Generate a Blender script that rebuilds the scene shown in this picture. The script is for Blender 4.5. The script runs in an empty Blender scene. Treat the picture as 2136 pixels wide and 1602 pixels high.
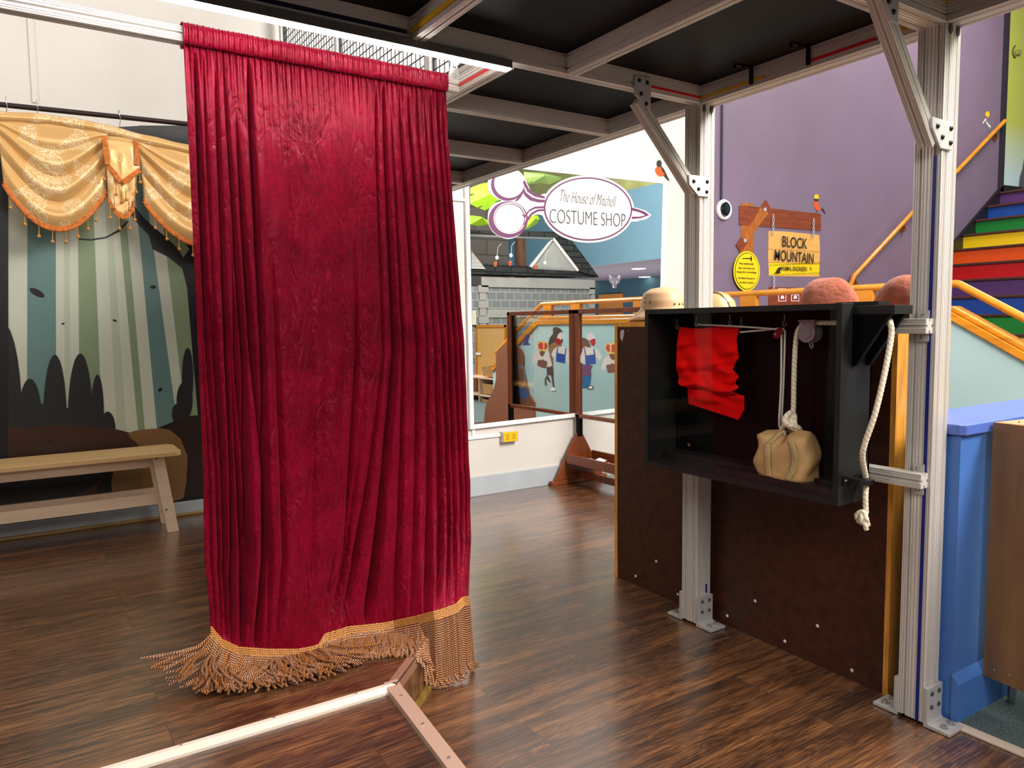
import bpy, math, random
from mathutils import Vector, Matrix
rnd = random.Random(11)
S = bpy.context.scene
COL = S.collection

# ------------------------------------------------------------------ camera
F = 1555.4; HC = 1.22
yaw, pitch, roll = [math.radians(a) for a in (33.165, 4.583, -0.671)]
fw = Vector((math.sin(yaw)*math.cos(pitch), math.cos(yaw)*math.cos(pitch), -math.sin(pitch)))
r0 = Vector((math.cos(yaw), -math.sin(yaw), 0)); u0 = r0.cross(fw)
RT = r0*math.cos(roll)+u0*math.sin(roll); UP = RT.cross(fw)
CAM = Vector((0, 0, HC))
cd = bpy.data.cameras.new('camera'); cam = bpy.data.objects.new('camera', cd); COL.objects.link(cam)
cd.sensor_width = 36; cd.lens = F/2136*36; cd.clip_start = .02; cd.clip_end = 100
cam.matrix_world = Matrix(((RT.x, UP.x, -fw.x, 0), (RT.y, UP.y, -fw.y, 0), (RT.z, UP.z, -fw.z, HC), (0, 0, 0, 1)))
S.camera = cam

# ------------------------------------------------------------------ light and exposure
S.view_settings.view_transform = 'Standard'
try: S.view_settings.look = 'None'
except Exception: pass
S.view_settings.exposure = 0.1; S.view_settings.gamma = 1.0
S.view_settings.use_curve_mapping = False
W = bpy.data.worlds.new('world'); S.world = W; W.use_nodes = True
W.node_tree.nodes['Background'].inputs[0].default_value = (1.0, .97, .93, 1)
W.node_tree.nodes['Background'].inputs[1].default_value = .13
def area(name, loc, target, size, power, col=(1, .95, .88), sy=None):
    l = bpy.data.lights.new(name, 'AREA'); l.energy = power; l.color = col
    l.shape = 'RECTANGLE'; l.size = size; l.size_y = sy or size
    o = bpy.data.objects.new(name, l); COL.objects.link(o); o.location = loc
    o.rotation_euler = (Vector(target)-Vector(loc)).to_track_quat('-Z', 'Y').to_euler(); return o
area('ceiling_light_aisle', (3.6, -1.8, 4.2), (2.6, 1.4, .5), 1.5, 290)
area('ceiling_light_front', (.6, -2.2, 3.2), (1.4, 1.8, .2), 1.4, 78)
area('ceiling_light_wall', (1.2, 3.2, 4.9), (1.2, 4.54, 2.0), 3.2, 20, sy=.5)
area('low_wall_fill', (3.2, 1.0, 3.4), (2.9, 4.5, .3), 1.0, 150)  # added fill, out of view, brightens the low white wall mirrored in the floor
area('ceiling_light_stair', (8.2, 2.4, 5.4), (8.6, 3.6, 1.5), 2.0, 170)
area('ceiling_light_camera', (-1.4, -1.6, 3.6), (.9, 2.4, 1.5), 1.4, 44)
area('ceiling_light_stage', (-1.6, 3.0, 3.4), (0.2, 4.1, .9), 1.0, 28)
area('ceiling_light_house', (7.2, -.6, 5.0), (9.4, -4.0, 1.8), 2.5, 330)
area('hall_fill', (13.4, -6.0, .5), (13.4, -6.0, 3), 2.5, 170, sy=9)  # added fill from below, lifts the dark violet hall ceiling

# ------------------------------------------------------------------ pixel to place helpers (frame 2136 x 1602)
def ray(x, y): return fw+RT*((x-1068)/F)-UP*((y-801)/F)
def Zp(x, y, z=0): d = ray(x, y); return CAM+d*((z-HC)/d.z)
def Xp(x, y, X): d = ray(x, y); return CAM+d*(X/d.x)
def Yp(x, y, Y): d = ray(x, y); return CAM+d*(Y/d.y)
YM = 4.52
def _mr(x, y): d = ray(x, y); return Vector((d.x, -d.y, d.z)), Vector((0, 2*YM, HC))
def Mx(x, y, X): d, o = _mr(x, y); return o+d*(X/d.x)
def My(x, y, Y): d, o = _mr(x, y); return o+d*((Y-o.y)/d.y)
def Mz(x, y, Z): d, o = _mr(x, y); return o+d*((Z-HC)/d.z)

# ------------------------------------------------------------------ materials
def lin(c): return tuple(((v/255)/12.92 if v/255 <= .04045 else (((v/255)+.055)/1.055)**2.4) for v in c)
MC = {}
def M(name, rgb=(128, 128, 128), rough=.5, metal=0, amp=0, ns=8, bump=0, bs=60, sheen=0, coat=0, spec=.5, st=(1, 1, 1), emit=0, alpha=None, trans=0, det=4):
    if name in MC: return MC[name]
    m = bpy.data.materials.new(name); m.use_nodes = True; nt = m.node_tree; b = nt.nodes['Principled BSDF']
    c = lin(rgb)
    b.inputs['Base Color'].default_value = (*c, 1); b.inputs['Roughness'].default_value = rough
    b.inputs['Metallic'].default_value = metal; b.inputs['Specular IOR Level'].default_value = spec
    if sheen: b.inputs['Sheen Weight'].default_value = sheen
    if coat: b.inputs['Coat Weight'].default_value = coat; b.inputs['Coat Roughness'].default_value = .12
    if trans: b.inputs['Transmission Weight'].default_value = trans
    if emit:
        b.inputs['Emission Color'].default_value = (*c, 1); b.inputs['Emission Strength'].default_value = emit
    if amp or bump:
        tc = nt.nodes.new('ShaderNodeTexCoord'); mp = nt.nodes.new('ShaderNodeMapping'); mp.inputs['Scale'].default_value = st
        nt.links.new(tc.outputs['Object'], mp.inputs[0])
    if amp:
        n = nt.nodes.new('ShaderNodeTexNoise'); n.inputs['Scale'].default_value = ns; n.inputs['Detail'].default_value = det
        nt.links.new(mp.outputs[0], n.inputs['Vector'])
        r = nt.nodes.new('ShaderNodeValToRGB'); r.color_ramp.elements[0].position = .3; r.color_ramp.elements[1].position = .7
        r.color_ramp.elements[0].color = (*[v*(1-amp) for v in c], 1); r.color_ramp.elements[1].color = (*[min(1, v*(1+amp)) for v in c], 1)
        nt.links.new(n.outputs['Fac'], r.inputs[0]); nt.links.new(r.outputs[0], b.inputs['Base Color'])
    if bump:
        n = nt.nodes.new('ShaderNodeTexNoise'); n.inputs['Scale'].default_value = bs; n.inputs['Detail'].default_value = 5
        nt.links.new(mp.outputs[0], n.inputs['Vector'])
        bm = nt.nodes.new('ShaderNodeBump'); bm.inputs['Strength'].default_value = bump; bm.inputs['Distance'].default_value = .01
        nt.links.new(n.outputs['Fac'], bm.inputs['Height']); nt.links.new(bm.outputs[0], b.inputs['Normal'])
    MC[name] = m; return m

def wood_floor():
    m = bpy.data.materials.new('plank_floor'); m.use_nodes = True; nt = m.node_tree; N = nt.nodes; L = nt.links
    b = N['Principled BSDF']; tc = N.new('ShaderNodeTexCoord')
    br = N.new('ShaderNodeTexBrick'); br.inputs['Scale'].default_value = 1; br.inputs['Brick Width'].default_value = 1.22
    br.inputs['Row Height'].default_value = .152; br.inputs['Mortar Size'].default_value = .0012; br.inputs['Mortar Smooth'].default_value = .2
    br.offset = .37; br.inputs['Color1'].default_value = (0, 0, 0, 1); br.inputs['Color2'].default_value = (1, 1, 1, 1); br.inputs['Mortar'].default_value = (.5, .5, .5, 1)
    L.new(tc.outputs['Object'], br.inputs['Vector'])
    # shift the grain plank by plank
    add = N.new('ShaderNodeVectorMath'); add.operation = 'MULTIPLY_ADD'; add.inputs[1].default_value = (7.3, 3.1, 5.7)
    L.new(br.outputs['Color'], add.inputs[0]); L.new(tc.outputs['Object'], add.inputs[2])
    mp = N.new('ShaderNodeMapping'); mp.inputs['Scale'].default_value = (1.6, 17, 1); L.new(add.outputs[0], mp.inputs[0])
    n1 = N.new('ShaderNodeTexNoise'); n1.inputs['Scale'].default_value = 1.0; n1.inputs['Detail'].default_value = 8; n1.inputs['Roughness'].default_value = .62; n1.inputs['Distortion'].default_value = .9
    L.new(mp.outputs[0], n1.inputs['Vector'])
    mp2 = N.new('ShaderNodeMapping'); mp2.inputs['Scale'].default_value = (1.1, 5.5, 1); L.new(add.outputs[0], mp2.inputs[0])
    n2 = N.new('ShaderNodeTexNoise'); n2.inputs['Scale'].default_value = 1.3; n2.inputs['Detail'].default_value = 3; n2.inputs['Distortion'].default_value = 1.6
    L.new(mp2.outputs[0], n2.inputs['Vector'])
    ws = N.new('ShaderNodeMath'); ws.operation = 'MULTIPLY'; ws.inputs[1].default_value = 62; L.new(n2.outputs['Fac'], ws.inputs[0])
    sn = N.new('ShaderNodeMath'); sn.operation = 'SINE'; L.new(ws.outputs[0], sn.inputs[0])
    fn = N.new('ShaderNodeTexNoise'); fn.inputs['Scale'].default_value = 1; fn.inputs['Detail'].default_value = 4
    mp3 = N.new('ShaderNodeMapping'); mp3.inputs['Scale'].default_value = (9, 260, 1); L.new(add.outputs[0], mp3.inputs[0]); L.new(mp3.outputs[0], fn.inputs['Vector'])
    def mth(op, a, bb, c=None):
        x = N.new('ShaderNodeMath'); x.operation = op
        for i, v in enumerate((a, bb, c)):
            if v is None: continue
            if isinstance(v, (int, float)): x.inputs[i].default_value = v
            else: L.new(v, x.inputs[i])
        return x.outputs[0]
    g = mth('MULTIPLY_ADD', n1.outputs['Fac'], .72, .14)
    g = mth('MULTIPLY_ADD', sn.outputs[0], .040, g)
    g = mth('MULTIPLY_ADD', fn.outputs['Fac'], .62, g)
    sep = N.new('ShaderNodeSeparateColor'); L.new(br.outputs['Color'], sep.inputs[0])
    g = mth('MULTIPLY_ADD', sep.outputs[0], .075, g)
    mpk = N.new('ShaderNodeMapping'); mpk.inputs['Scale'].default_value = (1.0, 3.4, 1); L.new(add.outputs[0], mpk.inputs[0])
    vo = N.new('ShaderNodeTexVoronoi'); vo.inputs['Scale'].default_value = 1.15; L.new(mpk.outputs[0], vo.inputs['Vector'])
    kd = mth('MULTIPLY_ADD', n2.outputs['Fac'], .05, vo.outputs['Distance']); kd = mth('SUBTRACT', kd, .025)
    ring = mth('SINE', mth('MULTIPLY', kd, 120), None); fall = mth('SUBTRACT', 1.0, mth('MULTIPLY', kd, 4.0)); fall = mth('MAXIMUM', fall, 0.0)
    g = mth('MULTIPLY_ADD', mth('MULTIPLY', ring, fall), .05, g)
    core = mth('MAXIMUM', mth('SUBTRACT', 1.0, mth('MULTIPLY', kd, 17.0)), 0.0); g = mth('SUBTRACT', g, mth('MULTIPLY', core, .30))
    g = mth('SUBTRACT', g, .35, None)
    rp = N.new('ShaderNodeValToRGB'); e = rp.color_ramp.elements
    e[0].position = .30; e[0].color = (.020, .0085, .004, 1); e[1].position = .80; e[1].color = (.40, .18, .062, 1)
    for p, c in ((.44, (.070, .027, .011, 1)), (.58, (.185, .072, .025, 1))):
        q = rp.color_ramp.elements.new(p); q.color = c
    L.new(g, rp.inputs[0])
    mx = N.new('ShaderNodeMixRGB'); mx.blend_type = 'MULTIPLY'; mx.inputs[2].default_value = (.35, .3, .28, 1)
    L.new(br.outputs['Fac'], mx.inputs[0]); L.new(rp.outputs[0], mx.inputs[1]); L.new(mx.outputs[0], b.inputs['Base Color'])
    rr = mth('MULTIPLY_ADD', fn.outputs['Fac'], .30, .20); L.new(rr, b.inputs['Roughness'])
    b.inputs['Specular IOR Level'].default_value = .6; b.inputs['Coat Weight'].default_value = 1.0; b.inputs['Coat Roughness'].default_value = .22; b.inputs['Coat IOR'].default_value = 1.85
    bp = N.new('ShaderNodeBump'); bp.inputs['Strength'].default_value = .35; bp.inputs['Distance'].default_value = .004
    h = mth('MULTIPLY_ADD', br.outputs['Fac'], -1.0, fn.outputs['Fac']); L.new(h, bp.inputs['Height']); L.new(bp.outputs[0], b.inputs['Normal'])
    return m
FLOOR = wood_floor()

def velvet():
    m = bpy.data.materials.new('crimson_velvet'); m.use_nodes = True; nt = m.node_tree; N = nt.nodes; L = nt.links; b = N['Principled BSDF']
    tc = N.new('ShaderNodeTexCoord')
    n = N.new('ShaderNodeTexNoise'); n.inputs['Scale'].default_value = 90; n.inputs['Detail'].default_value = 4; L.new(tc.outputs['Object'], n.inputs['Vector'])
    n3 = N.new('ShaderNodeTexNoise'); n3.inputs['Scale'].default_value = 5; n3.inputs['Detail'].default_value = 4; n3.inputs['Distortion'].default_value = 1.2; L.new(tc.outputs['Object'], n3.inputs['Vector'])
    r = N.new('ShaderNodeValToRGB'); r.color_ramp.elements[0].color = (.105, .0005, .006, 1); r.color_ramp.elements[1].color = (.32, .0020, .026, 1)
    r.color_ramp.elements[0].position = .32; r.color_ramp.elements[1].position = .68
    mixf = N.new('ShaderNodeMath'); mixf.operation = 'MULTIPLY_ADD'; mixf.inputs[1].default_value = .5; L.new(n.outputs['Fac'], mixf.inputs[0])
    h = N.new('ShaderNodeMath'); h.operation = 'MULTIPLY'; h.inputs[1].default_value = .5; L.new(n3.outputs['Fac'], h.inputs[0]); L.new(h.outputs[0], mixf.inputs[2])
    L.new(mixf.outputs[0], r.inputs[0]); L.new(r.outputs[0], b.inputs['Base Color'])
    b.inputs['Roughness'].default_value = .36; b.inputs['Specular IOR Level'].default_value = .45; b.inputs['Specular Tint'].default_value = (1, .25, .35, 1)
    b.inputs['Sheen Weight'].default_value = .25; b.inputs['Sheen Tint'].default_value = (1, .1, .2, 1)
    # creases
    mp = N.new('ShaderNodeMapping'); mp.inputs['Scale'].default_value = (6, 6, 1.6); mp.inputs['Rotation'].default_value = (0, .25, 0); L.new(tc.outputs['Object'], mp.inputs[0])
    w = N.new('ShaderNodeTexNoise'); w.inputs['Scale'].default_value = 1.6; w.inputs['Detail'].default_value = 5; w.inputs['Distortion'].default_value = 2.2; L.new(mp.outputs[0], w.inputs['Vector'])
    ab = N.new('ShaderNodeMath'); ab.operation = 'SUBTRACT'; ab.inputs[1].default_value = .5; L.new(w.outputs['Fac'], ab.inputs[0])
    ac = N.new('ShaderNodeMath'); ac.operation = 'ABSOLUTE'; L.new(ab.outputs[0], ac.inputs[0])
    pw = N.new('ShaderNodeMath'); pw.operation = 'POWER'; pw.inputs[1].default_value = .5; L.new(ac.outputs[0], pw.inputs[0])
    b1 = N.new('ShaderNodeBump'); b1.inputs['Strength'].default_value = .42; b1.inputs['Distance'].default_value = .02; L.new(pw.outputs[0], b1.inputs['Height'])
    b2 = N.new('ShaderNodeBump'); b2.inputs['Strength'].default_value = .25; b2.inputs['Distance'].default_value = .003; L.new(n.outputs['Fac'], b2.inputs['Height']); L.new(b1.outputs[0], b2.inputs['Normal'])
    L.new(b2.outputs[0], b.inputs['Normal'])
    return m
VELVET = velvet()

def brocade():
    m = bpy.data.materials.new('gold_brocade'); m.use_nodes = True; nt = m.node_tree; N = nt.nodes; L = nt.links; b = N['Principled BSDF']
    tc = N.new('ShaderNodeTexCoord')
    n = N.new('ShaderNodeTexNoise'); n.inputs['Scale'].default_value = 9; n.inputs['Detail'].default_value = 1; L.new(tc.outputs['Object'], n.inputs['Vector'])
    w = N.new('ShaderNodeTexNoise'); w.inputs['Scale'].default_value = 17; w.inputs['Detail'].default_value = 2; w.inputs['Distortion'].default_value = 3.5; L.new(tc.outputs['Object'], w.inputs['Vector'])
    s = N.new('ShaderNodeMath'); s.operation = 'MULTIPLY'; s.inputs[1].default_value = 42; L.new(w.outputs['Fac'], s.inputs[0])
    sn = N.new('ShaderNodeMath'); sn.operation = 'SINE'; L.new(s.outputs[0], sn.inputs[0])
    g1 = N.new('ShaderNodeMath'); g1.operation = 'GREATER_THAN'; g1.inputs[1].default_value = .55; L.new(sn.outputs[0], g1.inputs[0])
    g2 = N.new('ShaderNodeMath'); g2.operation = 'GREATER_THAN'; g2.inputs[1].default_value = .53; L.new(n.outputs['Fac'], g2.inputs[0])
    f = N.new('ShaderNodeMath'); f.operation = 'MULTIPLY'; L.new(g1.outputs[0], f.inputs[0]); L.new(g2.outputs[0], f.inputs[1])
    mx = N.new('ShaderNodeMixRGB'); mx.inputs[1].default_value = (*lin((214, 168, 104)), 1); mx.inputs[2].default_value = (*lin((246, 226, 186)), 1)
    L.new(f.outputs[0], mx.inputs[0]); L.new(mx.outputs[0], b.inputs['Base Color'])
    b.inputs['Roughness'].default_value = .36; b.inputs['Metallic'].default_value = .25; b.inputs['Sheen Weight'].default_value = .2
    bp = N.new('ShaderNodeBump'); bp.inputs['Strength'].default_value = .25; bp.inputs['Distance'].default_value = .002; L.new(f.outputs[0], bp.inputs['Height']); L.new(bp.outputs[0], b.inputs['Normal'])
    return m
BROC = brocade()

def brick(name, c1, c2, mc, w, h, ms=.012):
    m = bpy.data.materials.new(name); m.use_nodes = True; nt = m.node_tree; b = nt.nodes['Principled BSDF']
    tc = nt.nodes.new('ShaderNodeTexCoord'); mp = nt.nodes.new('ShaderNodeMapping'); mp.inputs['Rotation'].default_value = (math.pi/2, 0, 0)
    nt.links.new(tc.outputs['Object'], mp.inputs[0])
    br = nt.nodes.new('ShaderNodeTexBrick'); br.inputs['Scale'].default_value = 1; br.inputs['Brick Width'].default_value = w; br.inputs['Row Height'].default_value = h; br.inputs['Mortar Size'].default_value = ms
    br.inputs['Color1'].default_value = (*lin(c1), 1); br.inputs['Color2'].default_value = (*lin(c2), 1); br.inputs['Mortar'].default_value = (*lin(mc), 1)
    nt.links.new(mp.outputs[0], br.inputs['Vector']); nt.links.new(br.outputs['Color'], b.inputs['Base Color']); b.inputs['Roughness'].default_value = .7
    return m

def twist_mat(name, ca, cb, k, soft=False):
    m = bpy.data.materials.new(name); m.use_nodes = True; nt = m.node_tree; N = nt.nodes; L = nt.links; b = N['Principled BSDF']
    uv = N.new('ShaderNodeUVMap'); sp = N.new('ShaderNodeSeparateXYZ'); L.new(uv.outputs[0], sp.inputs[0])
    a = N.new('ShaderNodeMath'); a.operation = 'MULTIPLY_ADD'; a.inputs[1].default_value = k; L.new(sp.outputs[1], a.inputs[0]); L.new(sp.outputs[0], a.inputs[2])
    s = N.new('ShaderNodeMath'); s.operation = 'MULTIPLY'; s.inputs[1].default_value = 2*math.pi*2; L.new(a.outputs[0], s.inputs[0])
    sn = N.new('ShaderNodeMath'); sn.operation = 'SINE'; L.new(s.outputs[0], sn.inputs[0])
    r = N.new('ShaderNodeValToRGB'); r.color_ramp.elements[0].color = (*lin(ca), 1); r.color_ramp.elements[1].color = (*lin(cb), 1)
    r.color_ramp.elements[0].position = .42; r.color_ramp.elements[1].position = .72
    q = N.new('ShaderNodeMath'); q.operation = 'MULTIPLY_ADD'; q.inputs[1].default_value = .5; q.inputs[2].default_value = .5; L.new(sn.outputs[0], q.inputs[0])
    L.new(q.outputs[0], r.inputs[0]); L.new(r.outputs[0], b.inputs['Base Color']); b.inputs['Roughness'].default_value = .5
    return m

ALU = M('brushed_aluminium', (222, 217, 212), .36, .3, spec=.6)
ALUD = M('groove_shadow_aluminium', (120, 114, 110), .5, .5)
PLATE = M('cast_plate', (196, 194, 192), .5, .35)
BOLT = M('black_bolt', (20, 20, 22), .35, .4)
SCREW = M('zinc_screw', (190, 190, 188), .3, .8)
DECK = M('black_deck_paint', (5, 5, 6), .5, amp=.5, ns=3, bump=.05, bs=10, spec=.12)
BLACK = M('black_paint', (5, 5, 6), .5, amp=.2, ns=5, spec=.1)
BLACK2 = M('black_satin', (22, 24, 23), .5, amp=.2, ns=6)
WHITE = M('white_wall_paint', (210, 204, 198), .55, amp=.03, ns=3, bump=.1, bs=35)
WHITEG = M('white_gloss', (240, 238, 235), .35)
GREYB = M('grey_baseboard', (172, 178, 184), .5, amp=.06, ns=6)
PURPLE = M('purple_wall_paint', (124, 106, 128), .42, amp=.05, ns=2, bump=.15, bs=8)
OAK = M('varnished_oak', (206, 130, 30), .25, amp=.22, ns=6, st=(1, .3, 6), coat=.5)
OAKR = M('varnished_round_oak', (214, 138, 36), .22, amp=.2, ns=7, coat=.5)
TEAL = M('pale_teal_paint', (166, 194, 196), .5, amp=.03, ns=2)
BLUE = M('blue_paint', (70, 116, 190), .4, amp=.05, ns=4, bump=.1, bs=20)
CARPET = M('grey_green_carpet', (92, 108, 106), .95, amp=.6, ns=160, bump=.8, bs=200)
PINE = M('pale_birch', (226, 196, 166), .45, amp=.07, ns=5, st=(.6, 6, 6))
PINET = M('birch_seat_top', (226, 184, 128), .42, amp=.07, ns=4, st=(.6, 8, 6))
PLY = M('plywood_edge', (226, 156, 62), .45, amp=.25, ns=10, st=(6, 6, .8))
HARD = M('brown_hardboard', (62, 28, 12), .42, amp=.38, ns=26, det=8)
PANELB = M('brown_stained_panel', (138, 98, 58), .45, amp=.22, ns=4, st=(5, 5, .7))
WALN = M('walnut_stain', (120, 58, 26), .35, amp=.25, ns=7, st=(3, 3, .8))
ROPE = twist_mat('cotton_rope', (242, 232, 212), (218, 202, 172), 34)

# ------------------------------------------------------------------ mesh helper
ORG = {}
def props(o, label=None, cat=None, group=None, kind=None):
    if label: o['label'] = label
    if cat: o['category'] = cat
    if group: o['group'] = group
    if kind: o['kind'] = kind
    return o
def thing(name, loc, label, cat, group=None):
    o = bpy.data.objects.new(name, None); o.empty_display_size = .05; COL.objects.link(o); o.location = loc
    ORG[o.name] = Vector(loc); return props(o, label, cat, group)
class MB:
    def __init__(s): s.v = []; s.f = []; s.m = []; s.uv = {}; s.cm = 0
    def add(s, vs, fs, mi=None):
        b = len(s.v); s.v += [Vector(v) for v in vs]
        for f in fs: s.f.append([b+i for i in f]); s.m.append(s.cm if mi is None else mi)
        return s
    def box(s, a, b, mi=None, bev=0):
        x0, y0, z0 = [min(a[i], b[i]) for i in range(3)]; x1, y1, z1 = [max(a[i], b[i]) for i in range(3)]
        return s.add([(x0,y0,z0),(x1,y0,z0),(x1,y1,z0),(x0,y1,z0),(x0,y0,z1),(x1,y0,z1),(x1,y1,z1),(x0,y1,z1)],
                     [(0,3,2,1),(4,5,6,7),(0,1,5,4),(1,2,6,5),(2,3,7,6),(3,0,4,7)], mi)
    def obox(s, c, ax, ay, az, mi=None):   # centre and three half axes
        c, ax, ay, az = map(Vector, (c, ax, ay, az)); vs = []
        for k in (-1, 1):
            for i, j in ((-1, -1), (1, -1), (1, 1), (-1, 1)): vs.append(c+ax*i+ay*j+az*k)
        return s.add(vs, [(0,3,2,1),(4,5,6,7),(0,1,5,4),(1,2,6,5),(2,3,7,6),(3,0,4,7)], mi)
    def prism(s, pts, d, mi=None):         # closed 3D outline pushed along d
        n = len(pts); d = Vector(d); P = [Vector(p) for p in pts]
        nn = Vector((0, 0, 0))
        for i in range(n): nn += P[i].cross(P[(i+1) % n])
        if nn.dot(d) > 0: P = P[::-1]
        return s.add(P+[p+d for p in P], [tuple(range(n)), tuple(range(2*n-1, n-1, -1))]+[(i, i+n, (i+1) % n+n, (i+1) % n) for i in range(n)], mi)
    def cyl(s, a, b, r, r2=None, n=16, mi=None):
        a, b = Vector(a), Vector(b); r2 = r if r2 is None else r2; t = (b-a).normalized()
        x = t.orthogonal().normalized(); y = t.cross(x); vs = []
        for c, q in ((a, r), (b, r2)):
            for i in range(n): w = 2*math.pi*i/n; vs.append(c+(x*math.cos(w)+y*math.sin(w))*q)
        return s.add(vs, [tuple(range(n-1, -1, -1)), tuple(range(n, 2*n))]+[(i, (i+1) % n, (i+1) % n+n, i+n) for i in range(n)], mi)
    def tube(s, path, r, n=8, mi=None, cap=True, lobes=0, pitch=.02, amp=.2, x0=None):
        P = [Vector(p) for p in path]; N = len(P); vs = []; L = 0; x = x0; b = len(s.v); lens = []
        for i, p in enumerate(P):
            t = (P[min(i+1, N-1)]-P[max(i-1, 0)]).normalized()
            if x is None: x = t.orthogonal()
            x = (x-t*x.dot(t)); x = x.normalized() if x.length > 1e-6 else t.orthogonal().normalized()
            y = t.cross(x)
            if i: L += (p-P[i-1]).length
            lens.append(L)
            rr = r[i] if isinstance(r, (list, tuple)) else r
            for k in range(n):
                w = 2*math.pi*k/n; q = rr
                if lobes: q = rr*(1-amp+amp*abs(math.cos(lobes*.5*(w-2*math.pi*L/pitch))))
                vs.append(p+(x*math.cos(w)+y*math.sin(w))*q)
        fs = []
        for i in range(N-1):
            for k in range(n):
                k2 = (k+1) % n; fs.append((i*n+k, i*n+k2, (i+1)*n+k2, (i+1)*n+k))
                s.uv[len(s.f)+len(fs)-1] = [(k/n, lens[i]), ((k+1)/n, lens[i]), ((k+1)/n, lens[i+1]), (k/n, lens[i+1])]
        if cap: fs += [tuple(range(n-1, -1, -1)), tuple(range((N-1)*n, N*n))]
        return s.add(vs, fs, mi)
    def lathe(s, prof, c, ax=(0, 0, 1), n=24, mi=None, sx=1, sy=1, x0=None):   # prof: (r, h)
        c = Vector(c); t = Vector(ax).normalized(); x = Vector(x0) if x0 else t.orthogonal().normalized(); y = t.cross(x); vs = []
        for r, h in prof:
            for k in range(n): w = 2*math.pi*k/n; vs.append(c+t*h+x*(math.cos(w)*r*sx)+y*(math.sin(w)*r*sy))
        fs = [(i*n+k, i*n+(k+1) % n, (i+1)*n+(k+1) % n, (i+1)*n+k) for i in range(len(prof)-1) for k in range(n)]
        fs += [tuple(range(n-1, -1, -1)), tuple(range((len(prof)-1)*n, len(prof)*n))]
        return s.add(vs, fs, mi)
    def grid(s, fn, nu, nv, mi=None, thick=0):
        vs = [fn(i/nu, j/nv) for j in range(nv+1) for i in range(nu+1)]
        fs = [(j*(nu+1)+i, j*(nu+1)+i+1, (j+1)*(nu+1)+i+1, (j+1)*(nu+1)+i) for j in range(nv) for i in range(nu)]
        return s.add(vs, fs, mi)
    def build(s, name, mats, parent=None, smooth=False, bevel=0, solid=0, sub=0, **kw):
        me = bpy.data.meshes.new(name)
        if parent is not None: off = ORG[parent.name]
        else:
            xs = [v.x for v in s.v]; ys = [v.y for v in s.v]; zs = [v.z for v in s.v]
            off = Vector(((min(xs)+max(xs))/2, (min(ys)+max(ys))/2, min(zs)))
            if kw.get('zero'): off = Vector((0, 0, 0))
        me.from_pydata([v-off for v in s.v], [], s.f)
        if not isinstance(mats, (list, tuple)): mats = [mats]
        for m in mats: me.materials.append(m)
        for p, mi in zip(me.polygons, s.m): p.material_index = min(mi, len(mats)-1); p.use_smooth = smooth
        if s.uv:
            ul = me.uv_layers.new(name='UVMap')
            for fi, uvs in s.uv.items():
                for li, q in zip(me.polygons[fi].loop_indices, uvs): ul.data[li].uv = q
        o = bpy.data.objects.new(name, me); COL.objects.link(o)
        if parent is not None: o.parent = parent
        else: o.location = off
        ORG[o.name] = off
        if bevel:
            md = o.modifiers.new('bevel', 'BEVEL'); md.width = bevel; md.segments = 2; md.limit_method = 'ANGLE'
        if solid:
            md = o.modifiers.new('solid', 'SOLIDIFY'); md.thickness = solid; md.offset = 0
        if sub:
            md = o.modifiers.new('sub', 'SUBSURF'); md.levels = sub; md.render_levels = sub
        if smooth and not sub:
            me.set_sharp_from_angle(angle=.7)
        props(o, kw.get('label'), kw.get('cat'), kw.get('group'), kw.get('kind')); return o
def sm(pts, n=6, closed=True):   # Catmull-Rom through 2D or 3D points
    P = [Vector(p) for p in pts]; N = len(P); out = []
    for i in range(N if closed else N-1):
        if closed: a, b, c, d = P[i-1], P[i], P[(i+1) % N], P[(i+2) % N]
        else: a, b, c, d = P[max(i-1, 0)], P[i], P[i+1], P[min(i+2, N-1)]
        for k in range(n):
            t = k/n; out.append(.5*((2*b)+(c-a)*t+(2*a-5*b+4*c-d)*t*t+(3*b-a-3*c+d)*t**3))
    if not closed: out.append(P[-1])
    return out
def ell(cx, cy, rx, ry, n=28, rot=0):
    return [(cx+rx*math.cos(a)*math.cos(rot)-ry*math.sin(a)*math.sin(rot), cy+rx*math.cos(a)*math.sin(rot)+ry*math.sin(a)*math.cos(rot)) for a in [2*math.pi*i/n for i in range(n)]]
def decal(name, proj, nrm, layers, mats, parent=None, step=.0008, **kw):
    """flat shapes in layers on a surface: proj(px,py) -> point, nrm = outward normal"""
    mb = MB(); nrm = Vector(nrm)
    for li, (pts, mi) in enumerate(layers):
        P = [proj(p[0], p[1])+nrm*step*(li*.5) for p in pts]; mb.prism(P, nrm*step, mi)
    return mb.build(name, mats, parent, **kw)
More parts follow.
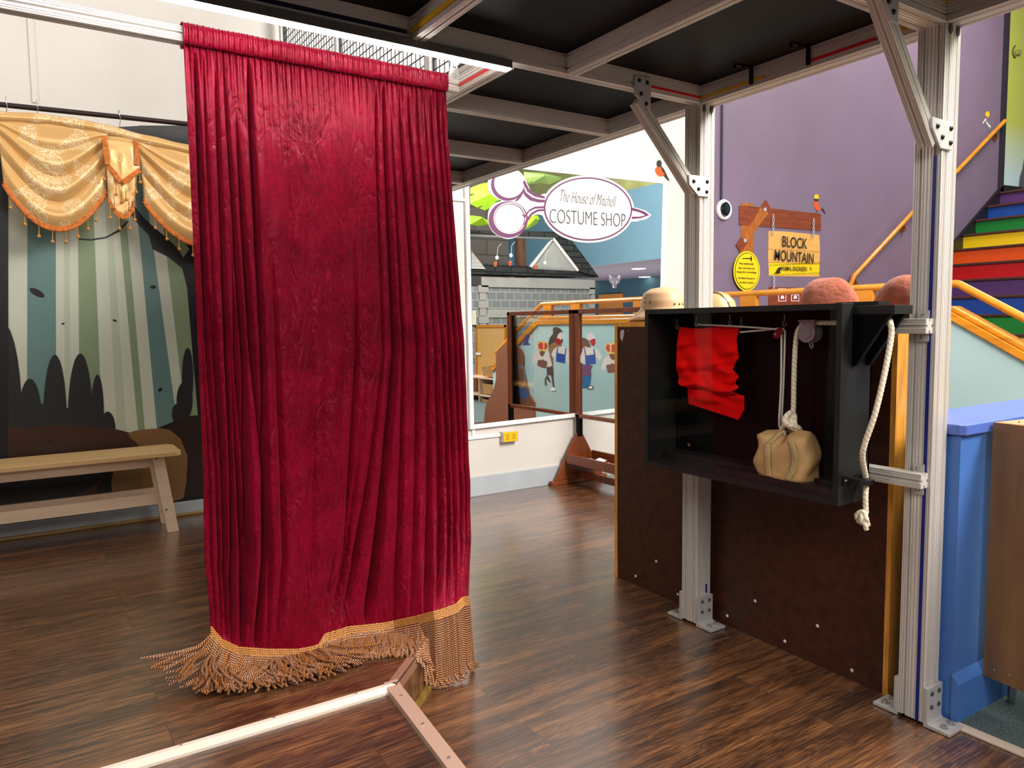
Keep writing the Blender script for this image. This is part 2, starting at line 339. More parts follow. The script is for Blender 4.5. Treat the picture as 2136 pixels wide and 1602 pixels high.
def txt(name, body, c, right, up, size, mat, parent=None, w=None, h=None, shear=0, thin=0, ext=.0006, align='CENTER', space=1):
    cu = bpy.data.curves.new(name, 'FONT'); cu.body = body; cu.size = 1; cu.align_x = align; cu.align_y = 'CENTER'; cu.extrude = .001; cu.shear = shear; cu.offset = thin; cu.space_character = space
    t = bpy.data.objects.new(name, cu); COL.objects.link(t)
    dg = bpy.context.evaluated_depsgraph_get(); me = bpy.data.meshes.new_from_object(t.evaluated_get(dg)); bpy.data.objects.remove(t)
    xs = [v.co.x for v in me.vertices]; ys = [v.co.y for v in me.vertices]; cx = (min(xs)+max(xs))/2; cy = (min(ys)+max(ys))/2
    kx = (w/(max(xs)-min(xs))) if w else size; ky = (h/(max(ys)-min(ys))) if h else (kx if w else size)
    R, U = Vector(right).normalized(), Vector(up).normalized(); Nn = R.cross(U); off = ORG[parent.name] if parent is not None else Vector((0, 0, 0)); c = Vector(c)
    for v in me.vertices: v.co = c+R*((v.co.x-cx)*kx)+U*((v.co.y-cy)*ky)+Nn*((v.co.z/.001)*ext)-off
    me.materials.clear(); me.materials.append(mat)
    o = bpy.data.objects.new(name, me); COL.objects.link(o)
    if parent is not None: o.parent = parent
    ORG[o.name] = off; return o

# ------------------------------------------------------------------ setting
ST = .155
mb = MB(); mb.box((-4, -9, -.06), (14, 4.6, 0)); mb.build('floor', FLOOR, zero=1, kind='structure')
mb = MB(); mb.box((2.30, -3, 0), (7.4, 1.09, .006)); mb.box((4.85, 1.09, 0), (6.2, 4.54, .006))
mb.build('carpet', CARPET, label='grey green speckled carpet right of the wood floor', cat='carpet')
mb = MB(); mb.box((2.264, -3, 0), (2.302, 1.09, .009)); mb.build('trim_1', M('almond_strip', (216, 196, 178), .4), kind='structure', bevel=.003)
mb = MB(); mb.box((-4, 4.54, 0), (4.93, 4.66, 6.2)); mb.box((Yp(69, 140, 4.535).x-.012, 4.532, 2.36), (Yp(69, 140, 4.535).x+.012, 4.54, 4), 0)
mb.build('wall_back', WHITE, kind='structure')
mb = MB(); mb.box((4.93, 4.54, 0), (10.16, 4.66, 6.2)); mb.build('wall_right', PURPLE, kind='structure')
mb = MB(); mb.box((4.93, 4.66, 0), (4.98, 4.67, 6.2)); mb.box((10.15, 4.50, 2.7), (10.22, 4.56, 6.2)); mb.build('trim_2', M('dark_strip', (40, 34, 46), .5), kind='structure')
GREEN = M('lime_mural_paint', (190, 196, 90), .5)
def green_mat():
    nt = GREEN.node_tree; b = nt.nodes['Principled BSDF']; tc = nt.nodes.new('ShaderNodeTexCoord'); sp = nt.nodes.new('ShaderNodeSeparateXYZ'); r = nt.nodes.new('ShaderNodeValToRGB')
    mr = nt.nodes.new('ShaderNodeMapRange'); mr.inputs[1].default_value = 2.8; mr.inputs[2].default_value = 4.6
    nt.links.new(tc.outputs['Object'], sp.inputs[0]); nt.links.new(sp.outputs[2], mr.inputs[0]); nt.links.new(mr.outputs[0], r.inputs[0]); nt.links.new(r.outputs[0], b.inputs[0])
    e = r.color_ramp.elements; e[0].color = (*lin((196, 220, 224)), 1); e[0].position = .1; e[1].color = (*lin((184, 190, 84)), 1); e[1].position = .48
green_mat()
mb = MB(); mb.box((10.22, 4.54, 0), (14, 4.66, 6.2)); mb.build('wall_landing', GREEN, zero=1, kind='structure')
mb = MB(); mb.box((2.36, 4.522, 0), (4.93, 4.54, .14)); mb.box((-4, 4.522, .155), (2.4, 4.54, .235))
mb.build('baseboard_back', [GREYB], kind='structure', bevel=.003)
mb = MB(); mb.cyl((-4, 4.520, .163), (1.2, 4.520, .163), .011, n=10); mb.build('trim_3', M('khaki_quarter_round', (150, 120, 70), .5), kind='structure', smooth=True)

# stage platform (raised floor behind the strip)
stage = thing('stage_platform', (-.5, 3.2, 0), 'low raised wood plank stage floor under the crimson curtain and bench', 'stage')
C0 = (.872, 1.985); C1 = (1.23, 2.35)
out = [(-2.9, 1.985), C0, C1, (1.23, 4.52), (-2.9, 4.52)]
mb = MB(); mb.prism([(x, y, .02) for x, y in out], (0, 0, ST-.02)); mb.build('deck', FLOOR, stage)
NOSE = M('bronze_strip', (176, 130, 106), .4, .3); NOSEW = M('aluminium_strip', (240, 222, 206), .4, .0)
mb = MB(); mb.prism([(-2.9, 2.001, ST), (-2.9, 2.001, ST+.004), (-2.9, 1.986, ST+.004), (-2.9, 1.975, ST-.010), (-2.9, 1.975, ST-.018), (-2.9, 1.984, ST-.022)], (C0[0]+2.9, 0, 0))
for i in range(12): mb.cyl((C0[0]-.12-i*.235, 1.996, ST+.003), (C0[0]-.12-i*.235, 1.996, ST+.0065), .004, n=8, mi=1)
mb.build('front_strip', [NOSEW, SCREW], stage, label='pale metal front edge strip')
d = Vector((C1[0]-C0[0], C1[1]-C0[1], 0)).normalized(); n = Vector((d.y, -d.x, 0))
a = Vector((*C0, ST)); b = Vector((*C1, ST))
mb = MB(); mb.prism([a+n*.004-d*.004, b+n*.004, b-n*.026, a-n*.026+d*.008], (0, 0, .004)); mb.prism([a+n*.004-d*.004-Vector((0, 0, .03)), b+n*.004-Vector((0, 0, .03)), b-Vector((0, 0, .03)), a-Vector((0, 0, .03))], (0, 0, .034))
for i in range(3): q = a+d*(.06+.16*i)-n*.012; mb.cyl(q+Vector((0, 0, .003)), q+Vector((0, 0, .0065)), .004, n=8, mi=1)
mb.build('side_strip', [NOSE, SCREW], stage, label='bronze coloured side edge strip')
mb = MB(); mb.prism([a.xy.to_3d(), b.xy.to_3d(), (b+n*.018).xy.to_3d(), (a+n*.018).xy.to_3d()], (0, 0, .018)); mb.build('quarter_round', M('khaki_wood', (142, 112, 52), .45, amp=.3, ns=20), stage)
# ramp
ramp = thing('floor_ramp', (-.5, 1.5, 0), 'sloping wood plank ramp leading down from the stage towards the camera', 'ramp')
X1 = .888; y0, y1 = 1.977, 1.06; z0 = ST-.018
mb = MB(); mb.prism([(-2.9, y0, .001), (-2.9, y0, z0), (-2.9, y1, .004), (-2.9, y1, .001)], (X1-.045+2.9, 0, 0)); mb.build('ramp_deck', FLOOR, ramp)
sl = (z0-.004)/(y0-y1)
mb = MB(); mb.prism([(X1-.045, y0+.03, .001), (X1-.045, y0+.03, ST+.006), (X1-.045, y0-.01, z0+.016), (X1-.045, y1, .014), (X1-.045, y1, .001)], (.043, 0, 0))
for yy in (1.93, 1.79, 1.64, 1.49): mb.cyl((X1-.024, yy, z0-(y0-yy)*sl+.012), (X1-.024, yy, z0-(y0-yy)*sl+.0195), .004, n=8, mi=1)
mb.build('ramp_side_strip', [M('rose_aluminium', (214, 176, 156), .38, .35), SCREW], ramp, label='rose coloured ramp edge strip')

# ------------------------------------------------------------------ aluminium frame
frame = thing('climbing_frame', (1.9, 2.0, 0), 'silver grooved aluminium frame carrying a black overhead deck', 'frame')
def profile(w, h):
    def side(L):
        pts = []
        if L > .06: gr = [(-L/2+.020, .0085, .009), (L/2-.020, .0085, .009)]+[(c, .0034, .0032) for c in (-L*.43, -L*.35, -L*.13, L*.0, L*.13, L*.35, L*.43)]
        else: gr = [(0, .0085, .009)]+[(c, .0028, .0026) for c in (-L*.38, -L*.24, L*.24, L*.38)]
        for c, gw, gd in sorted(gr): pts += [(c-gw/2, 0), (c-gw/2*.8, -gd), (c+gw/2*.8, -gd), (c+gw/2, 0)]
        return pts
    out = []
    for k in range(4):
        L, D = (w, h) if k % 2 == 0 else (h, w)
        loc = [(-L/2+.0015, 0)]+side(L)+[(L/2-.0015, 0)]
        ang = k*math.pi/2; c, s = round(math.cos(ang)), round(math.sin(ang))
        for x, y in loc:
            X, Y = x, -D/2-y
            out.append((X*c-Y*s, X*s+Y*c))
    return out
def extr(name, a, b, w, h, upv, parent, **kw):
    a, b = Vector(a), Vector(b); t = (b-a).normalized(); v = Vector(upv); v = (v-t*v.dot(t)).normalized(); u = v.cross(t)
    mb = MB(); mb.prism([a+u*x+v*y for x, y in profile(w, h)], b-a); return mb.build(name, ALU, parent, **kw)
ZB = 2.045; Z = Vector((0, 0, 1))
REDS = M('red_slot_strip', (215, 20, 24), .4); YELS = M('yellow_slot_strip', (226, 176, 16), .4); BLUS = M('blue_slot_strip', (8, 26, 120), .35)
NAVY = M('navy_slot_strip', (14, 16, 50), .4)
postM = extr('post', (2.24, 2.075, .012), (2.24, 2.075, ZB), .08, .08, (0, 1, 0), frame)
postR = extr('post', (2.24, 1.171, .012), (2.24, 1.171, ZB), .08, .08, (0, 1, 0), frame)
# long beams along Y
def ybeam(xc, ya, yb, w=.04, zb=ZB): return extr('beam', (xc, ya, zb+.04), (xc, yb, zb+.04), w, .08, Z, frame)
def xbeam(yc, xa, xb, w=.04, zb=ZB, h=.08): return extr('beam', (xa, yc, zb+h/2), (xb, yc, zb+h/2), w, h, Z, frame)
bFar = ybeam(2.24, -.3, 4.5, .08)
bB = ybeam(1.58, .6, 2.033); bC = ybeam(1.01, .6, 2.033); bD = ybeam(1.36, 2.077, 4.5)
bL = xbeam(2.055, -1.2, 2.2, zb=ZB+.004); bF = xbeam(1.171, -1.2, 2.2, .08)
xbeam(2.59, 1.38, 2.2); xbeam(3.26, 1.38, 2.2); xbeam(3.89, 1.38, 2.2); xbeam(4.48, 1.38, 2.2)
rail = extr('curtain_rail', (-2.2, 2.39, ZB+.02), (1.34, 2.39, ZB+.02), .04, .044, Z, frame)
# deck panels
for i, (xa, ya, xb, yb) in enumerate(((-1.2, .6, .99, 2.035), (1.03, .6, 1.56, 2.035), (1.60, .6, 2.2, 2.035), (1.38, 2.075, 2.2, 2.57), (1.38, 2.61, 2.2, 3.24), (1.38, 3.28, 2.2, 3.87), (1.38, 3.91, 2.2, 4.46))):
    mb = MB(); mb.box((xa, ya, ZB+.068), (xb, yb, ZB+.082)); mb.build('deck_panel', DECK, frame)
# slot strips: (parent beam, box)
def strip(par, a, b, m): mb = MB(); mb.box(a, b); mb.build('slot_strip', m, par)
strip(postR, (2.1985, 1.131+.014, .015), (2.2045, 1.131+.024, ZB-.36), BLUS)
strip(postM, (2.252, 2.0335, .13), (2.259, 2.040, .165), BLUS)
strip(bL, (2.03-.1, 2.0335, ZB+.020), (2.2, 2.040, ZB+.028), REDS)
strip(bL, (-1.2, 2.0335, ZB+.018), (.98, 2.040, ZB+.030), NAVY)
strip(bFar, (2.1985, 1.75, ZB+.016), (2.205, 2.035, ZB+.026), YELS)
strip(bFar, (2.1985, 1.21, ZB+.016), (2.205, 1.30, ZB+.026), YELS)
strip(bFar, (2.1985, 1.34, ZB+.016), (2.205, 1.56, ZB+.026), REDS)
strip(bC, (.9885, 1.2, ZB+.020), (.995, 2.03, ZB+.034), YELS)
strip(bD, (1.3385, 2.08, ZB+.016), (1.345, 2.368, ZB+.027), REDS)
strip(bF, (-1.2, 1.1295, ZB+.052), (2.2, 1.136, ZB+.064), YELS)
# braces
def brace(Y, top, bot, plate_t, plate_b, th):
    t = Vector((bot[0]-top[0], 0, bot[1]-top[1])).normalized(); v = Vector((-t.z, 0, t.x))
    br = extr('brace', (top[0], Y+.02, top[1]), (bot[0], Y+.02, bot[1]), .04, .04, v, frame)
    for pts, bolts in (plate_t, plate_b):
        mb = MB(); mb.prism([(x, Y-.0005, z) for x, z in pts], (0, -.007, 0)); pl = mb.build('gusset_plate', PLATE, frame, bevel=.0015)
        for x, z in bolts:
            mb = MB(); mb.lathe([(.0075, 0), (.0075, .003), (.005, .0055), (.0018, .0062)], (x, Y-.0065, z), (0, -1, 0), 14); mb.build('bolt', BOLT, pl, smooth=True)
    return br
def P2(pl, Y): return [(Yp(x, y, Y).x, Yp(x, y, Y).z) for x, y in pl]
YB = 2.035
brace(YB, P2([(1335, 208)], YB)[0], P2([(1452, 398)], YB)[0],
      (P2([(1325, 157), (1359, 163), (1357, 230), (1324, 196)], YB-.007), P2([(1333, 168), (1350, 173), (1337, 196), (1348, 217)], YB-.007)),
      (P2([(1437, 364), (1482, 370), (1480, 411), (1457, 409), (1438, 385)], YB-.007), P2([(1447, 378), (1475, 379), (1457, 394), (1474, 400)], YB-.007)), 0)
YB = 1.131
brace(YB, P2([(1842, -20)], YB)[0], P2([(1952, 298)], YB)[0],
      (P2([(1838, -30), (1876, -30), (1873, 49), (1859, 44)], YB-.007), P2([(1853, 2), (1863, 25)], YB-.007)),
      (P2([(1945, 243), (1988, 256), (1986, 314), (1962, 309), (1945, 265)], YB-.007), P2([(1955, 263), (1983, 268), (1965, 286), (1982, 298)], YB-.007)), 0)
# little corner fasteners at post tops
for px, Y, x0 in ((1, 2.035, 2.2), (1, 1.131, 2.2)):
    for c in (x0+.020, x0+.060): mb = MB(); mb.prism([(c-.006, Y, ZB-.002), (c+.006, Y, ZB-.002), (c+.008, Y, ZB-.02), (c, Y, ZB-.028), (c-.008, Y, ZB-.02)], (0, -.004, 0)); mb.build('corner_fastener', M('dark_fastener', (60, 60, 60), .5), frame)
# feet
def foot(post, yc, s):
    x0, x1 = 2.2, 2.28; y = yc+s*.04
    mb = MB(); mb.prism([(x0-.002, y, .002), (x0-.002, y, .122), (x0-.002, y+s*.012, .122), (x0-.002, y+s*.012, .020), (x0-.002, y+s*.018, .014), (x0-.002, y+s*.078, .012), (x0-.002, y+s*.078, .002)], (.084, 0, 0))
    br = mb.build('foot_bracket', PLATE, post, bevel=.0015)
    for x in (x0+.02, x0+.06):
        for z in (.06, .102): mb = MB(); mb.lathe([(.007, 0), (.007, .003), (.004, .005), (.001, .0052)], (x, y+s*.012, z), (0, s, 0), 12); mb.build('bracket_bolt', M('dark_zinc', (90, 88, 86), .35, .6), post)
        mb = MB(); mb.lathe([(.012, 0), (.012, .002), (.0085, .0022), (.0085, .010), (.001, .011)], (x, y+s*.05, .012), (0, 0, 1), 6); mb.build('anchor_bolt', SCREW, post)
for post, yc in ((postM, 2.075), (postR, 1.171)):
    for s in (-1, 1): foot(post, yc, s)
# two small rails on the post carrying the case
for z in (.749, 1.201):
    extr('case_rail', (2.18, 1.140, z), (2.18, 2.13, z), .04, .044, Z, frame)
    for dz in (-.032, .032):
        mb = MB(); mb.box((2.193, 1.150, z+dz-.013), (2.199, 1.182, z+dz+.013)); mb.lathe([(.006, 0), (.006, .003), (.003, .004)], (2.193, 1.166, z+dz), (-1, 0, 0), 12, mi=1)
        mb.build('angle_bracket', [PLATE, SCREW], frame)
# cable clips under the deck beam
for y in (1.345, 1.71-.14):
    pass
for px in ((1565, 165, 1545, 135), (1684, 125, 1660, 92)):
    y = Xp(px[0], px[1], 2.19).y
    mb = MB(); mb.box((2.190, y-.006, ZB+.008), (2.1985, y+.006, ZB+.066)); mb.cyl((2.194, y, ZB+.064), (2.12, y+.01, ZB+.066), .004, n=8); mb.cyl((2.12, y+.01, ZB+.068), (2.12, y+.01, ZB+.050), .005, n=8); mb.cyl((2.15, y, ZB+.068), (2.15, y, ZB+.054), .004, n=8)
    mb.build('cable_clip', M('dark_clip', (26, 24, 24), .4, .5), frame)
# small triangular bracket at the rail end
mb = MB(); xr = Yp(942, 160, 2.40).x
mb.prism([(xr-.028, 2.372, ZB+.042), (xr+.022, 2.372, ZB+.042), (xr+.004, 2.372, ZB+.105), (xr-.014, 2.372, ZB+.105)], (0, .006, 0)); mb.lathe([(.008, 0), (.006, .004), (.002, .005)], (xr-.003, 2.372, ZB+.085), (0, -1, 0), 12, mi=1); mb.lathe([(.008, 0), (.006, .004), (.002, .005)], (xr-.003, 2.372, ZB+.052), (0, -1, 0), 12, mi=1)
mb.build('end_bracket', [PLATE, SCREW], frame)
# guardrail with wire mesh above the deck
WIRE = M('dark_wire_mesh', (24, 26, 38), .5, .3)
XG = 1.352
for y in (4.44, 3.56, 2.60):
    extr('guard_post', (XG, y, ZB+.08), (XG, y, 3.15), .04, .04, (0, 1, 0), frame)
extr('guard_rail', (XG, 1.2, 3.17), (XG, 4.46, 3.17), .04, .04, Z, frame)
for ya, yb in ((3.58, 4.42), (2.62, 3.54), (1.7, 2.58)):
    mb = MB(); s = .0017
    y = ya
    while y <= yb: mb.box((XG-s, y-s, 2.13), (XG+s, y+s, 3.14)); y += .038
    z = 2.14
    while z <= 3.14: mb.box((XG-s*2.4, ya, z-s), (XG-s*.6, yb, z+s)); z += .038
    mb.box((XG-.006, ya, 2.125), (XG+.006, ya+.012, 3.15)); mb.box((XG-.006, yb-.012, 2.125), (XG+.006, yb, 3.15)); mb.box((XG-.006, ya, 2.125), (XG+.006, yb, 2.14))
    mb.build('mesh_panel', WIRE, frame)
# LED batten
led = thing('led_batten', (.8, 2.035, 2.02), 'slim grey light batten glowing under the deck edge in front of the curtain', 'light')
XL0, XL1 = Zp(250, 0, 2.02).x-.1, 1.335
mb = MB(); mb.prism([(XL0, 2.020, 2.0485), (XL0, 2.018, 2.0235), (XL0, 2.022, 2.0235), (XL0, 2.046, 2.030), (XL0, 2.074, 2.0485)], (XL1-XL0, 0, 0)); mb.build('housing', M('grey_housing', (96, 92, 88), .45), led)
mb = MB(); mb.prism([(XL0+.004, 2.0195, 2.0240), (XL0+.004, 2.0215, 2.0195), (XL0+.004, 2.050, 2.0195), (XL0+.004, 2.062, 2.034)], (XL1-XL0-.008, 0, 0)); mb.build('diffuser', M('lit_diffuser', (255, 250, 242), .5, emit=38), led, label='glowing white diffuser')

# ------------------------------------------------------------------ curtain
cur = thing('stage_curtain', (.9, 2.39, ST), 'tall crimson velvet curtain with gold bullion fringe hanging from the silver rail', 'curtain')
def lerp(a, b, t): return a+(b-a)*t
def pw(t, K):
    for (a, va), (b, vb) in zip(K, K[1:]):
        if t <= b: q = (t-a)/(b-a); return lerp(va, vb, q)
    return K[-1][1]
def hemY(u): return pw(u, [(0, 2.42), (.05, 2.40), (.15, 2.365), (.38, 2.35), (.45, 2.37), (.5, 2.385), (.66, 2.35), (.76, 2.27), (.84, 2.205), (.94, 2.20), (.97, 2.23), (1, 2.29)])
HEMPX = [(0, (438, 1310)), (.05, (462, 1338)), (.11, (497, 1354)), (.22, (560, 1358)), (.33, (620, 1358)), (.40, (662, 1350)), (.435, (676, 1326)), (.5, (725, 1311)), (.62, (800, 1303)), (.75, (862, 1290)), (.87, (915, 1276)), (.93, (948, 1264)), (.955, (962, 1250)), (1, (975, 1248))]
def hem(u):
    x = pw(u, [(k, p[0]) for k, p in HEMPX]); y = pw(u, [(k, p[1]) for k, p in HEMPX]); q = Yp(x, y, hemY(u)); q.z = max(q.z, ST+.012); return q
grooves = []   # (u at top, u mid, u bottom, width, depth, start v)
def G(a, b, c, w, d, s=0.0): grooves.append((a, b, c, w, d, s))
G(.018, .05, .07, .010, .05, .4); G(.07, .10, .12, .010, .055, .45); G(.035, .03, .05, .010, .05); G(.10, .085, .085, .008, .045); G(.125, .14, .12, .008, .035)
G(.212, .200, .170, .010, .085); G(.16, .165, .21, .009, .035, .1)
G(.27, .25, .235, .012, .014, .3); G(.34, .31, .28, .022, .006, .1); G(.40, .38, .32, .018, .007, .2)
G(.47, .43, .37, .02, .006, .3); G(.53, .50, .40, .014, .008, .15); G(.59, .55, .44, .012, .016, .3)
G(.725, .70, .555, .011, .065); G(.695, .655, .47, .010, .024); G(.755, .735, .66, .009, .022); G(.64, .60, .435, .010, .022, .55)
G(.79, .80, .73, .010, .030); G(.83, .84, .80, .008, .034); G(.865, .875, .86, .009, .028); G(.90, .905, .90, .007, .034); G(.93, .935, .925, .008, .028); G(.96, .965, .955, .007, .034); G(.985, .985, .98, .006, .02)
G(.06, .055, .065, .008, .018); G(.14, .115, .145, .009, .026, .3); G(.02, .015, .022, .007, .02, .4)
def fold(u, v):
    d = 0
    for a, b, c, w, dep, s in grooves:
        uu = lerp(a, b, v*2) if v < .5 else lerp(b, c, v*2-1)
        t = (u-uu)/(w*(.46+.5*v)); k = min(1, max(0, (v-s-.015)/.16 if s == 0 else (v-s)/.25))**.7
        d -= dep*1.7*k*math.exp(-abs(t)**1.5)*(.75+.35*math.sin(v*5+a*40))
        d += dep*.07*k*math.exp(-((t-3.2)/2.4)**2)
    g = math.exp(-v*16)
    d += g*.0035*(math.sin(u*2*math.pi*52+2*math.sin(u*19))+.7*math.sin(u*2*math.pi*93+1))
    d += .020*math.sin(math.pi*min(1, u/.44))**2*(v**2)*(1 if u < .44 else 0)
    d += .0016*math.sin(u*2*math.pi*7+v*1.2)*(1-g)
    # crumples low down
    d += .0022*v*math.sin(61*u+23*v+3*math.sin(17*u-9*v))+.0018*v*math.sin(31*v*2+37*u+4*math.sin(11*u+3))
    return d
def drape(u, v):
    xt = lerp(.436, 1.288, u); t = Vector((xt, 2.372, 2.062-.012*(1-u)))
    h = hem(u); zz = lerp(t.z, h.z, v)
    xl = pw(v, [(0, .434), (.35, .436), (.7, .440), (.88, .432), (1, hem(0).x)]); xr = pw(v, [(0, 1.288), (.1, 1.296), (.5, 1.345), (.85, 1.360), (1, 1.358)])
    xs = lerp(xl, xr, u); ee = 1.3+5.5*min(1, max(0, (u-.5)/.3)); x = lerp(xs, h.x, v**8 if u > .5 else max(0, (v-.85)/.15))
    y = lerp(2.384, h.y, v**ee)-fold(u, v)*(1 if v < .88 else max(0, (1-v)/.12)**.7)
    x += .006*math.sin(u*60+v*6)*v*(1-v)
    return Vector((x, y-.006, zz))
mb = MB(); mb.grid(drape, 760, 150); mb.build('drape', VELVET, cur, smooth=True, solid=.003)
# gathered heading wrapped round the rail
def head(u, v):
    x = lerp(.430, 1.290, u); a = v*2*math.pi*.86-.9
    r = .0315+.0010*math.sin(u*2*math.pi*105+1.5*math.sin(u*31))+.0007*math.sin(u*2*math.pi*61+v*3)
    sag = .002*math.sin(u*40)
    # superellipse cross-section
    ca, sa = math.cos(a), math.sin(a); q = (abs(ca)**3+abs(sa)**3)**(-1/3)
    return Vector((x, 2.386-ca*r*q*.98, 2.064+sa*r*q*1.06+sag*.4*sa))
mb = MB(); mb.grid(head, 520, 26); mb.build('heading_sleeve', VELVET, cur, smooth=True, solid=.002)
# fringe
GIMP = twist_mat('gold_gimp', (176, 96, 40), (232, 180, 96), 60)
mb = MB(); N = 300
for j in range(5):
    pts = []
    for i in range(N+1):
        u = i/N; h = hem(u); h.y -= .010+j*.002; h.z = max(h.z+.008-j*.006, ST+.006); pts.append(h+Vector((0, 0, .001*math.sin(i*1.7+j))))
    mb.tube(pts, .0036, 6, lobes=2, pitch=.012, amp=.35)
mb.build('fringe_band', GIMP, cur, smooth=True, label='golden woven fringe heading')
BUL = twist_mat('bullion_cord', (58, 14, 22), (222, 166, 122), 62)
BUL2 = twist_mat('bullion_cord_amber', (72, 20, 18), (220, 150, 78), 62)
def onstage(x, y): # stage outline
    if x > C1[0]: return False
    if y < C0[1]: return False
    return x <= C0[0] or (x-C0[0]) <= (y-C0[1])*(C1[0]-C0[0])/(C1[1]-C0[1])
mb = MB(); NC = 460
for i in range(NC):
    u = (i+rnd.random()*.6)/NC; h = hem(u); h.y -= .013+.004*rnd.random(); h.z -= .014; h.z = max(h.z, ST+.008)
    L = (.178+.035*rnd.random() if u < .42 else .185+.015*rnd.random() if u < .76 else .225+.02*rnd.random())
    if u < .06: ang = math.radians(lerp(205, 228, u/.06)+rnd.uniform(-16, 16))
    elif u < .30: ang = math.radians(lerp(228, 262, (u-.06)/.24)+rnd.uniform(-13, 13))
    elif u < .43: ang = math.radians(lerp(262, 292, (u-.3)/.13)+rnd.uniform(-16, 16))
    elif u < .76: ang = math.radians(lerp(236, 256, (u-.43)/.33)+rnd.uniform(-6, 6))
    else: ang = math.radians(lerp(262, 285, (u-.76)/.24)+rnd.uniform(-9, 9))
    dx, dy = math.cos(ang), math.sin(ang); curl = rnd.uniform(-1, 1)*(6 if u < .42 else 2.5)
    p = h.copy(); path = [p.copy()]; ds = .0036; s = 0; vz = -.8; hang = u > .77
    if u < .42: lift = rnd.uniform(0, .022)
    else: lift = rnd.uniform(0, .008)
    a = ang
    while s < L:
        s += ds; st_ = onstage(p.x, p.y); flo = (ST if st_ else 0.0)+.0045+lift*(1 if .15 < s/L < .85 else .35)
        if u > .44 and not hang: steep = .62
        elif hang: steep = .998 if s < L*.93 else .6
        else: steep = .45
        if p.z > flo+.001 and (hang or s < .055 or not st_ or u > .44):
            hz = math.sqrt(1-steep*steep)
            dz = -steep
        else: hz = 1; dz = 0
        a += curl*ds
        wob = .12*math.sin(s*70+i)
        p = p+Vector((math.cos(a+wob)*hz, math.sin(a+wob)*hz, dz))*ds
        if p.z < flo: p.z = lerp(p.z, flo, .6) if p.z > flo-.01 else flo
        if not st_ and hang and p.z < .006: p.z = .006
        path.append(p.copy())
    mb.tube(path, .0040, 6, lobes=2, pitch=.0165, amp=.3, mi=(1 if rnd.random() < .35 else 0))
mb.build('bullion_fringe', [BUL, BUL2], cur, smooth=True, kind='stuff', label='twisted gold and maroon bullion fringe')

# ------------------------------------------------------------------ cabinet behind the posts
cab = thing('cabinet', (2.45, 1.98, 0), 'chest high cabinet with dark brown hardboard back and plywood edges behind the posts', 'cabinet')
A = Vector((2.33, 2.678, 0)); B = Vector((2.287, 1.292, 0)); ab = (B-A).normalized(); out = Vector((-ab.y, ab.x, 0))
if out.x < 0: out = -out
HT = 1.222; D = .30
def cbox(name, s0, s1, d0, d1, z0, z1, mat, **kw):
    L = (B-A).length; mb = MB(); p = [A+ab*s0+out*d0, A+ab*s1+out*d0, A+ab*s1+out*d1, A+ab*s0+out*d1]
    mb.prism([q+Vector((0, 0, z0)) for q in p], (0, 0, z1-z0)); return mb.build(name, mat, cab, **kw)
L = (B-A).length
bp = cbox('back_panel', .018, L-.018, .003, .009, .001, HT-.02, HARD)
cbox('side_panel', 0, .018, 0, D, 0, HT, PLY); cbox('side_panel', L-.018, L, 0, D, .0, HT, PLY); cbox('top_panel', .018, L-.018, 0, D, HT-.02, HT, PLY)
cbox('shelf', .018, L-.018, .01, D, .55, .568, PLY)
for x, y in ((1368, 1171), (1325, 1202), (1413, 1240), (1516, 1285), (1574, 1254), (1704, 1306), (1636, 1338), (1776, 1399)):
    q = Xp(x, y, 2.30); s = (q-A).dot(ab); c = A+ab*s; d = ray(x, y); t = (c-CAM).dot(out)/d.dot(out); q = CAM+d*t
    mb = MB(); mb.lathe([(.0065, 0), (.0065, .001), (.004, .0035), (.001, .004)], q+out*.003, -out, 12); mb.build('screw_cap', M('white_cap', (214, 206, 200), .4), bp, smooth=True)
mb = MB()
def cpl(x, y): d = ray(x, y); t = (A-CAM).dot(out)/d.dot(out); return CAM+d*t+out*.003
mb.prism([cpl(x, y) for x, y in ((1293, 691), (1297, 688), (1301, 688), (1300, 700), (1297, 712), (1293, 705))], -out*.001); mb.prism([cpl(x, y) for x, y in ((1308, 690), (1310, 689), (1310, 691))], -out*.001)
mb.build('paint_scuff', M('scuff_white', (196, 184, 180), .6), bp)

# ------------------------------------------------------------------ display case
case = thing('display_case', (2.08, 1.71, .668), 'black glass fronted display case bolted between the two silver posts', 'display case')
x0, x1, ya, yb, za, zb = 2.0, 2.158, 1.298, 2.124, .668, 1.27
t = .018
mb = MB(); mb.box((x1-.008, ya, za), (x1, yb, zb)); mb.build('back_panel', BLACK, case)
mb = MB(); mb.box((x0, ya+t, zb-t), (x1, yb-t, zb)); mb.build('top_panel', BLACK2, case)
mb = MB(); mb.box((x0, ya+t, za), (x1, yb-t, za+t)); mb.build('bottom_panel', M('dusty_black', (34, 27, 28), .45, amp=.35, ns=7), case)
for y in (ya, yb-t): mb = MB(); mb.box((x0, y, za), (x1, y+t, zb)); mb.build('side_panel', BLACK2, case, bevel=.001)
mb = MB(); mb.box((2.075, 1.33, za+t), (x1-.01, yb-t-.004, .722)); mb.build('rear_step', M('dusty_black_step', (26, 20, 22), .42, amp=.4, ns=9), case)
mb = MB(); mb.box((2.016, ya+t+.002, za+t), (2.125, 1.79, .712)); mb.build('front_step', M('dusty_black_step2', (32, 25, 26), .42, amp=.4, ns=8), case)
GL = bpy.data.materials.new('case_glass'); GL.use_nodes = True; nt = GL.node_tree; nt.nodes.clear()
o_ = nt.nodes.new('ShaderNodeOutputMaterial'); mxs = nt.nodes.new('ShaderNodeMixShader'); tr = nt.nodes.new('ShaderNodeBsdfTransparent'); gs = nt.nodes.new('ShaderNodeBsdfGlossy'); gs.inputs['Roughness'].default_value = .02
